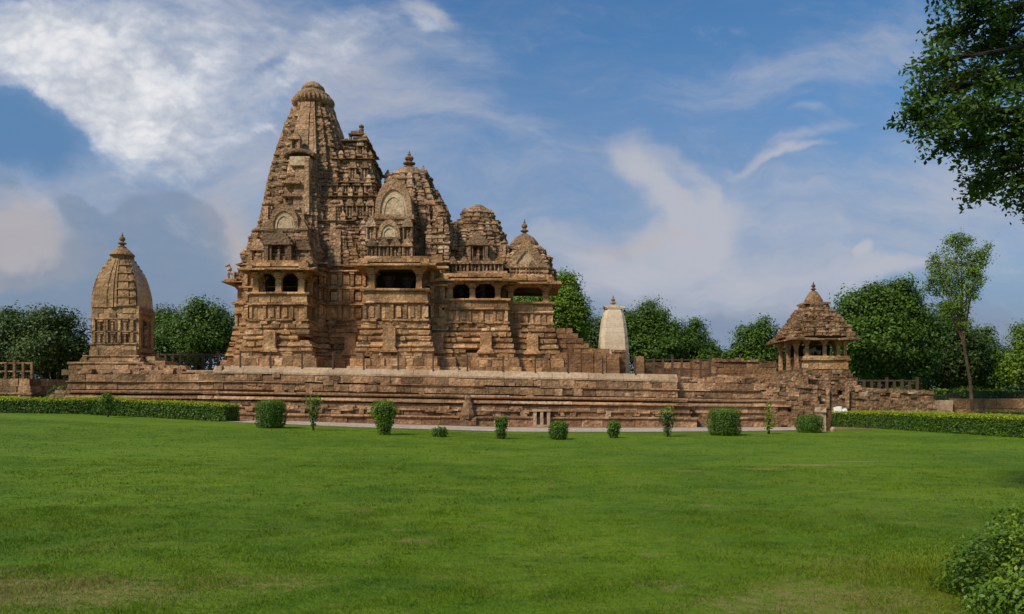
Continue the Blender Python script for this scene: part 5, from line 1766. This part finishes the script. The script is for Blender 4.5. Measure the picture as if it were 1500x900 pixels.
def hedge(name, label, pts, width, h, n, leaf, mats, group=None, wob=.05):
    """pts: plan polyline of the front foot"""
    segs = list(zip(pts, pts[1:]))
    Ls = np.array([(Vector(b) - Vector(a)).length for a, b in segs]); tot = Ls.sum()
    core = MB()
    for a, b in segs:
        d = (Vector(b) - Vector(a)).normalized(); nn = Vector((-d.y, d.x))
        k = max(1, int((Vector(b) - Vector(a)).length / 1.5))
        for i in range(k):
            p, q = Vector(a).lerp(Vector(b), i / k), Vector(a).lerp(Vector(b), (i + 1) / k)
            za, zb = gz(p.x, p.y), gz(q.x, q.y)
            vs = []
            for (c_, zz) in ((p, za), (q, zb)):
                for (o, hh) in ((.08, -.1), (width - .08, -.1), (width - .08, h - .07), (.08, h - .07)):
                    r_ = c_ + nn * o
                    vs.append((r_.x, r_.y, zz + hh))
            core.add(vs, [(0, 1, 2, 3), (7, 6, 5, 4), (0, 4, 5, 1), (1, 5, 6, 2), (2, 6, 7, 3), (3, 7, 4, 0)], .5)

    def fn(n):
        si = RS.choice(len(segs), n, p=Ls / tot)
        A = np.array([s[0] for s in segs])[si]; B = np.array([s[1] for s in segs])[si]
        t = RS.rand(n)[:, None]
        C = A + (B - A) * t
        D = (B - A) / np.linalg.norm(B - A, axis=1, keepdims=True)
        NN = np.stack([-D[:, 1], D[:, 0]], 1)
        zg = np.array([gz(c[0], c[1]) for c in C])
        w_ = np.sin(C[:, 0] * 2.3) * .5 + np.sin(C[:, 0] * 5.9 + 1) * .3 + np.sin(C[:, 0] * .9) * .5
        which = RS.choice(3, n, p=[.48, .42, .10])
        o = np.where(which == 0, 0, np.where(which == 1, RS.rand(n) * width, width)) + w_ * wob * np.where(which == 0, 1, 0)
        hh = np.where(which == 1, h + w_ * wob * .7, RS.rand(n) * h)
        P = np.column_stack([C + NN * o[:, None], zg + hh])
        N = np.zeros((n, 3))
        N[which == 0, :2] = -NN[which == 0]; N[which == 2, :2] = NN[which == 2]; N[which == 1, 2] = 1
        # the two cut ends
        for sgi, end, sgn in ((0, 0, -1), (len(segs) - 1, 1, 1)):
            m = RS.rand(n) < 1.3 * width / (tot * 2)
            a_, b_ = np.array(segs[sgi][0]), np.array(segs[sgi][1])
            dd = (b_ - a_) / np.linalg.norm(b_ - a_)
            pe = (a_, b_)[end]
            k = m.sum()
            P[m, :2] = pe + dd * sgn * .06 + np.array([-dd[1], dd[0]]) * (RS.rand(k) * width)[:, None]
            P[m, 2] = gz(pe[0], pe[1]) + RS.rand(k) * h
            N[m] = np.array([dd[0] * sgn, dd[1] * sgn, .1])
        return P, N

    return clipped(name, label, "hedge", fn, n, leaf, mats, core, lambda P: np.array([gz(p[0], p[1]) for p in P]) + h, .15, (pts[0][0], pts[0][1], gz(*pts[0])), group)


def gpt(px, py):
    """where the ground is seen at a pixel"""
    Y = 45.0
    for _ in range(30):
        x = (px - 750) * Y / FPX
        Y = (CAMZ - gz(x, Y)) * FPX / max(py - HY, 1)
    return ((px - 750) * Y / FPX, Y)


HM = (L_HEDGE, L_HTOP)
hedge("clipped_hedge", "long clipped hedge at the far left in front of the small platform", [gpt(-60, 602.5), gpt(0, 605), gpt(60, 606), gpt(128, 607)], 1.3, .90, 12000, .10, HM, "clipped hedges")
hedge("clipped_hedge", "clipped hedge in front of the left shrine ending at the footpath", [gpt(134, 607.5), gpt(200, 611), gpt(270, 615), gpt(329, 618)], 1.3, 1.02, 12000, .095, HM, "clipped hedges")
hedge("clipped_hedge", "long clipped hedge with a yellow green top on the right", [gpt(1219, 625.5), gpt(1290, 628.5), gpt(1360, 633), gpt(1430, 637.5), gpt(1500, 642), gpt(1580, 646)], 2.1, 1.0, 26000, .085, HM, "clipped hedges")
hedge("rough_hedge", "loose green hedge behind the orange brown low wall", [(29.5, 58.2), (36, 58.4), (44, 58.6), (60, 59)], 1.6, 2.55, 8000, .16, (L_MID, L_BRI), "clipped hedges", wob=.25)
hedge("rough_hedge", "low rough hedge strip in front of the orange brown low wall", [(34.5, 55.4), (42, 55.6), (60, 56)], .7, .95, 3200, .12, (L_MID, L_BRI), "clipped hedges", wob=.12)


def blob_shrub(name, label, px, pyb, lobes, n, leaf, mats, stem=None, core_k=.8, cat="shrub", topf=.25, group="small shrubs along the lawn edge"):
    """shrub at a pixel of the ground; lobes [(dx, z, rx, rz, squareness)] in metres"""
    x, y = gpt(px, pyb)
    g = gz(x, y)
    t = thing(name, label, cat, (x, y, g), group)
    mb = MB()
    for (dx_, z, rx, rz, sq) in lobes:
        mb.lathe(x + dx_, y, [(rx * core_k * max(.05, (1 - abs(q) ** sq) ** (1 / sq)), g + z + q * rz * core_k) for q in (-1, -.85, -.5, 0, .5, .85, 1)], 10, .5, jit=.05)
    mb.build("dark_core", M_CORE, t)
    if stem:
        mb = MB()
        for (sdx, sz, r) in stem:
            mb.tube([(x + sdx * .2, y, g - .05), (x + sdx * .5, y, g + sz * .5), (x + sdx, y, g + sz)], [r * 1.2, r, r * .8], 6)
        mb.build("stem", M_BARKD, t)
    area = np.array([l[2] * l[3] for l in lobes]); pk = RS.choice(len(lobes), n, p=area / area.sum())
    L = np.array(lobes)[pk]
    th = RS.rand(n) * 2 * np.pi; q = RS.uniform(-1, 1, n)
    sq = L[:, 4]
    rr = np.clip(1 - np.abs(q) ** sq, 0, 1) ** (1 / sq)
    inner = np.where(RS.rand(n) < .25, RS.rand(n) ** .5, 1.0)
    rr2 = rr * inner
    bump = 1 + .07 * np.sin(th * 5 + q * 4) + .05 * np.sin(th * 9 + 1)
    P = np.column_stack([x + L[:, 0] + L[:, 2] * rr2 * bump * np.cos(th), y + L[:, 2] * rr2 * bump * np.sin(th), g + L[:, 1] + L[:, 3] * np.where(inner < 1, np.sign(q) * np.abs(q) ** .2, q)])
    P += RS.normal(size=P.shape) * leaf * .5
    N = np.column_stack([np.cos(th) * rr, np.sin(th) * rr, np.where(np.abs(q) > .8, np.sign(q) * 1.2, q * .4)]) + RS.normal(size=P.shape) * .5
    topm = (P[:, 2] > g + L[:, 1] + L[:, 3] * (1 - topf * 2)) & (RS.rand(n) < .75)  # upper leaves get a lighter material: sunlit tops put into the colour
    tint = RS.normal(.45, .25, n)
    for flag, mat, nm in ((False, mats[0], "foliage"), (True, mats[1], "fresh_lit_tips")):
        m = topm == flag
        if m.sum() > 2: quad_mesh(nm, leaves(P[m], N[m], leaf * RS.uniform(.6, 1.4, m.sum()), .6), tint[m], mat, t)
    return t


S = 1100.0


def m_at(px, pyb):
    return gpt(px, pyb)[1] / S


k = m_at(397, 627)
blob_shrub("clipped_shrub", "broad barrel shaped clipped dark green shrub in front of the temple", 397, 627, [(0, 19.5 * k, 20.5 * k, 20 * k, 4.5)], 8000, .06, (L_HEDGE, L_BRI), topf=.10)
k = m_at(459, 631)
blob_shrub("young_sapling", "wispy sapling with a thin stem and yellowish tips left of the vase shaped shrub", 459, 631,
           [(0, 34 * k, 9 * k, 12 * k, 2), (-4 * k, 43 * k, 9 * k, 6 * k, 2), (6 * k, 42 * k, 8 * k, 6 * k, 2), (1 * k, 22 * k, 6 * k, 8 * k, 2), (0, 9 * k, 3 * k, 4 * k, 2)], 620, .10, (L_MID, L_YEL), [(0, 1.2, .04), (-.08, .8, .025)], core_k=.3)
k = m_at(562, 637)
blob_shrub("vase_shrub", "bright green vase shaped shrub, wide on top and narrow at the foot", 562, 637,
           [(0, 36 * k, 18 * k, 13 * k, 2.6), (1 * k, 22 * k, 13 * k, 14 * k, 2.4), (1 * k, 9 * k, 9 * k, 9 * k, 3)], 5000, .07, (L_BRI, L_BRI), core_k=.75, topf=.5)
k = m_at(644, 640)
blob_shrub("tiny_shrub", "tiny low dark shrub in the grass", 644, 640, [(0, 6.5 * k, 11 * k, 7 * k, 3)], 700, .075, (L_HEDGE, L_BRI))
k = m_at(734, 643)
blob_shrub("lobed_shrub", "small two lobed bright shrub right of the tiny low one", 734, 643, [(0, 9 * k, 7.5 * k, 9 * k, 3), (1 * k, 22 * k, 9 * k, 8 * k, 2.4), (-6 * k, 26 * k, 4 * k, 4 * k, 2), (6 * k, 28 * k, 4 * k, 4 * k, 2)], 1000, .08, (L_MID, L_BRI), topf=.5)
k = m_at(818, 644)
blob_shrub("round_shrub", "small ball shaped clipped shrub right of the two lobed one", 818, 644, [(0, 13 * k, 13 * k, 13 * k, 2.6)], 3500, .06, (L_HEDGE, L_BRI), topf=.3)
k = m_at(899, 642)
blob_shrub("round_shrub", "smaller tapering clipped shrub between the ball shrub and the stemmed topiary", 899, 642, [(0, 15 * k, 9 * k, 9 * k, 3), (0, 6 * k, 6 * k, 6 * k, 3)], 1000, .08, (L_HEDGE, L_BRI), topf=.3)
k = m_at(978, 640)
blob_shrub("stemmed_topiary", "olive topiary with a loose round head on a thin stem", 978, 640, [(0, 31 * k, 12 * k, 12 * k, 2.2), (0, 17 * k, 7 * k, 8 * k, 2.2), (0, 7 * k, 4.5 * k, 6 * k, 2)], 1000, .085, (L_PALE, L_YEL), [(0, 1.0, .05)], core_k=.5, topf=.35)
k = m_at(1061, 638)
blob_shrub("clipped_shrub", "bright green box shaped clipped shrub in front of the right part of the terrace", 1061, 638, [(0, 19.5 * k, 22 * k, 19.5 * k, 6)], 8000, .06, (L_HEDGE, L_BRI), topf=.14)
k = m_at(1126, 636)
blob_shrub("young_sapling", "narrow yellow green sapling right of the box shaped shrub", 1126, 636, [(0, 36 * k, 5 * k, 11 * k, 2), (1 * k, 20 * k, 7 * k, 10 * k, 2), (-1 * k, 10 * k, 5 * k, 5 * k, 2)], 520, .09, (L_YEL, L_YEL), [(0, .7, .06)], core_k=.35)
k = m_at(1186, 634)
blob_shrub("clipped_shrub", "low dark drum shaped clipped shrub beside the broken stone post", 1186, 634, [(0, 12.5 * k, 18 * k, 13 * k, 4)], 6000, .055, (L_HEDGE, L_HEDGE), topf=.1)
k = m_at(158, 607)
blob_shrub("young_sapling", "bushy young sapling with a pale stem in front of the left hedge", 158, 608.5, [(0, 22 * k, 8 * k, 9 * k, 2), (-3 * k, 28 * k, 5 * k, 5 * k, 2), (2 * k, 12 * k, 6 * k, 6 * k, 2)], 700, .11, (L_MID, L_BRI), [(0, .7, .05)], core_k=.4)
k = 48 / S
blob_shrub("round_shrub", "dark bush showing above the left end of the right hedge", 1258, 618.5, [(0, 18 * k, 17 * k, 14 * k, 2.4)], 1500, .10, (L_MID, L_BRI), topf=.2)
blob_shrub("pale_bush", "pale leafy bush at the foot of the left end of the terrace", 92, 600, [(0, 1.0, 1.0, .8, 2), (-.7, .8, .7, .6, 2), (.8, .9, .7, .7, 2)], 900, .2, (L_PALE, L_PALE), core_k=.5, group=None)

# broken stone post and whitewashed block near the right hedge
x, y = gpt(1206, 632)
mb = MB()
mb.box(x - .28, x + .05, y - .2, y + .2, gz(x, y) - .05, gz(x, y) + 1.05, .95, .03)
mb.box(x - .36, x + .1, y - .24, y + .22, gz(x, y) + 1.03, gz(x, y) + 1.3, .8, .06)
mb.box(x + .1, x + .38, y - .1, y + .25, gz(x, y) - .05, gz(x, y) + 1.2, .1, .03, 1)
mb.lathe(x + .45, y - .2, [(.12, gz(x, y)), (.15, gz(x, y) + .12), (.08, gz(x, y) + .25)], 7, .9, jit=.1)
tag(mb.build("broken_post", [M_CURB, M_RED]), "broken pale stone post standing between the low dark shrub and the right hedge", "stone post")
x, y = (1230 - 750) * 48.95 / FPX, 48.95
mb = MB()
z = .98
mb.box(x - .06, x + .06, y - .06, y + .06, -.1, z, .4, .01)
mb.box(x - .42, x + .02, y - .16, y + .14, z - .1, z + .24, .9, .07)
mb.box(x + .1, x + .46, y - .14, y + .12, z - .1, z + .1, .9, .06)
mb.box(x - .4, x + .4, y - .12, y + .12, z - 1.0, z - .02, .9, .03)
tag(mb.build("white_stone", M_WHITE), "whitewashed lump of stone showing above the left end of the right hedge", "stone")

# ------------------------------------------------------------------ near bush bottom right
t = thing("leafy_bush", "near dark leafy bush at the bottom right corner", "bush", (4.75, 6.2, 0))
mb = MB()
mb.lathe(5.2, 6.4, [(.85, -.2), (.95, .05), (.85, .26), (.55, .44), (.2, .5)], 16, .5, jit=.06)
mb.build("dark_core", M_CORE, t)
n = 34000
th = RS.rand(n) * 2 * np.pi; ph = np.arccos(RS.uniform(-.1, 1, n))
rr = RS.normal(1.0, .07, n) + .08 * np.sin(th * 6) * np.sin(ph * 5) + .06 * np.sin(th * 11 + ph * 7)
d = np.column_stack([np.sin(ph) * np.cos(th), np.sin(ph) * np.sin(th), np.cos(ph)])
P = np.array([5.2, 6.35, -.05]) + d * rr[:, None] * np.array([1.24, 1.24, .86])
N = d + np.array([0, 0, .4]) + RS.normal(size=P.shape) * .6
tp = (d[:, 2] + .25 * np.sin(th * 6) > .55) & (RS.rand(n) < .7)  # brighter upper leaves carry the sunlit top of the bush in their colour
for q, mt, nm in ((~tp, L_MID, 'foliage'), (tp, L_BRI, 'lit_leaves')):
    quad_mesh(nm, leaves(P[q], N[q], .040 * RS.uniform(.6, 1.5, q.sum()), .55), RS.normal(.62, .28, q.sum()), mt, t)

# ------------------------------------------------------------------ big near tree, upper right
t = thing("spreading_tree", "big near tree whose dark leafy boughs hang in from the upper right", "tree", (14.2, 13.5, 0))
Yn = 12.5
tips = [(1318, 165, 20, 18), (1335, 150, 26, 22), (1342, 190, 24, 22), (1345, 95, 26, 18), (1365, 60, 22, 26), (1372, 120, 34, 30), (1380, 170, 34, 30), (1395, 215, 26, 26),
        (1400, 20, 30, 30), (1420, 75, 40, 34), (1430, 130, 40, 36), (1425, 180, 36, 32), (1440, 235, 34, 30), (1420, 268, 24, 20), (1412, 288, 14, 10), (1455, 30, 40, 34), (1480, 90, 40, 40),
        (1485, 160, 40, 40), (1480, 220, 40, 36), (1470, 270, 30, 26), (1495, 295, 26, 20), (1520, 60, 50, 50), (1530, 180, 50, 60), (1535, 260, 44, 40), (1395, -20, 36, 30), (1470, -40, 60, 40), (1360, 215, 16, 14), (1350, 20, 0, 0)]
tips = [(q[0] + 16, q[1] - 2, q[2], q[3]) for q in tips if q[2]]
mb = MB()
bx, by = 14.2, 13.5
trunk_top = Vector((13.6, 13.2, 5.4))
mb.tube([(bx, by, -.3), (bx - .1, by, 1.2), (bx - .2, by - .05, 3.2), trunk_top, (13.2, 13.0, 8.5), (13.0, 12.8, 11)], [.55, .42, .36, .33, .22, .08], 12, .5, 0, .05)
allP = []; allN = []; allT = []
lob = []
hubs = [Vector((11.2, 12.7, 6.4)), Vector((11.0, 12.6, 7.8)), Vector((10.8, 12.6, 9.0)), Vector((11.4, 12.7, 5.4))]
for hb_ in hubs:
    mb.tube([trunk_top + Vector((0, 0, (hb_.z - 6) * .5)), trunk_top.lerp(hb_, .5) + Vector((0, 0, .3)), hb_], [.2, .14, .1], 8, .5, 0, .06)
for (px, py, rx, ry) in tips:
    yo = random.uniform(-.9, .9)
    x, y, z = at(px, py, Yn + yo)
    s = (Yn + yo) / FPX
    e = Vector((x, y, z))
    hb_ = min(hubs, key=lambda q: (q - e).length)
    mid = hb_.lerp(e, .55) + Vector((0, 0, .15))
    mb.tube([hb_, mid, e], [.07, .04, .018], 6, .5, 0, .06)
    nt = int(6 + rx * ry / 48)
    for _ in range(nt):
        v_ = Vector((max(-1.05, min(1.05, random.gauss(0, .55))) * rx * s, random.gauss(0, .5) * rx * s * 1.2, max(-1.1, min(1.1, random.gauss(-.05, .55))) * ry * s))
        q = e + v_
        src = mid.lerp(e, random.uniform(.4, 1.0))
        mb.tube([src, src.lerp(q, .6) + Vector((0, 0, .03)), q], [.014, .009, .004], 4, .5, 0)
        # leaf spray round the twig end
        m = random.randint(20, 32)
        base = np.array(q)
        dr = np.array((q - src).normalized())
        off = np.clip(RS.normal(size=(m, 3)), -1.7, 1.7) * .092
        along = RS.uniform(-.22, .10, m)[:, None] * dr
        allP.append(base + off + along)
        allN.append(RS.normal(size=(m, 3)) * .7 + np.array([0, -.2, .8]))
        allT.append(np.full(m, random.gauss(.38, .2)) + RS.normal(0, .13, m))
mb.build("trunk", M_BARKD, t)
P = np.concatenate(allP); N = np.concatenate(allN); T_ = np.concatenate(allT)
quad_mesh("crown", leaves(P, N, .098 * RS.uniform(.65, 1.35, len(P)), .5, .5), T_, L_NEAR, t)

# ------------------------------------------------------------------ grass blades
def blades(y0, y1, dens, hgt, wid):
    area = 0.5 * (y1 + y0) * 1.45 * (y1 - y0)
    n = int(area * dens)
    yy = np.sqrt(RS.uniform(y0 ** 2, y1 ** 2, n))
    xx = RS.uniform(-.725, .725, n) * yy
    zz = np.array([gz(a, b) for a, b in zip(xx, yy)])
    base = np.column_stack([xx, yy, zz])
    clump = .65 + .5 * np.sin(xx * 3.1 + np.sin(yy * 2.3) * 2) * np.sin(yy * 2.7 + np.sin(xx * 1.9) * 2)
    h_ = hgt * RS.uniform(.5, 1.25, n) * np.clip(clump, .45, 1.3)
    a = RS.rand(n) * 2 * np.pi
    sx = np.column_stack([np.cos(a), np.sin(a), np.zeros(n)])
    ln = RS.normal(size=(n, 3)) * .8; ln[:, 2] = 1
    V = np.empty((n, 3, 3))
    w_ = (wid * RS.uniform(.6, 1.4, n))[:, None]
    V[:, 0] = base - sx * w_; V[:, 1] = base + sx * w_
    V[:, 2] = base + ln * h_[:, None]
    V[:, :2, 2] -= .01
    return V.reshape(-1, 3), RS.normal(.5, .28, n)


Vs = []; Ts = []
for q in ((5.4, 8.0, 4200, .036, .0035), (8.0, 12.0, 1900, .036, .005), (12.0, 20.0, 520, .034, .009), (20.0, 38.0, 100, .028, .018)):
    a, b = blades(*q); Vs.append(a); Ts.append(b)
tag(quad_mesh("grass", np.concatenate(Vs), np.concatenate(Ts), M_BLADE, None, 3), "short mown green grass of the wide lawn", "grass", kind="stuff")
# taller lush yellow green grass round the near bush
n = 22000
a = RS.rand(n) * 2 * np.pi; r_ = 1.0 + np.abs(RS.normal(0, .75, n))
xx = 5.1 + r_ * np.cos(a) * 1.05; yy = 6.35 + r_ * np.sin(a) * 1.2
h_ = .032 * RS.uniform(.5, 1.5, n) * np.clip(1.9 - r_ * .5, .35, 1.2)
sx = np.column_stack([np.cos(a + 1.3), np.sin(a + 1.3), np.zeros(n)]) * .006
ln = RS.normal(size=(n, 3)) * .4; ln[:, 2] = 1
B = np.column_stack([xx, yy, np.zeros(n)])
V = np.empty((n, 3, 3)); V[:, 0] = B - sx; V[:, 1] = B + sx; V[:, 2] = B + ln * h_[:, None]
tag(quad_mesh("lush_grass", V.reshape(-1, 3), RS.normal(.45, .25, n), L_YEL, None, 3), "taller yellow green grass growing round the near bush", "grass", kind="stuff")
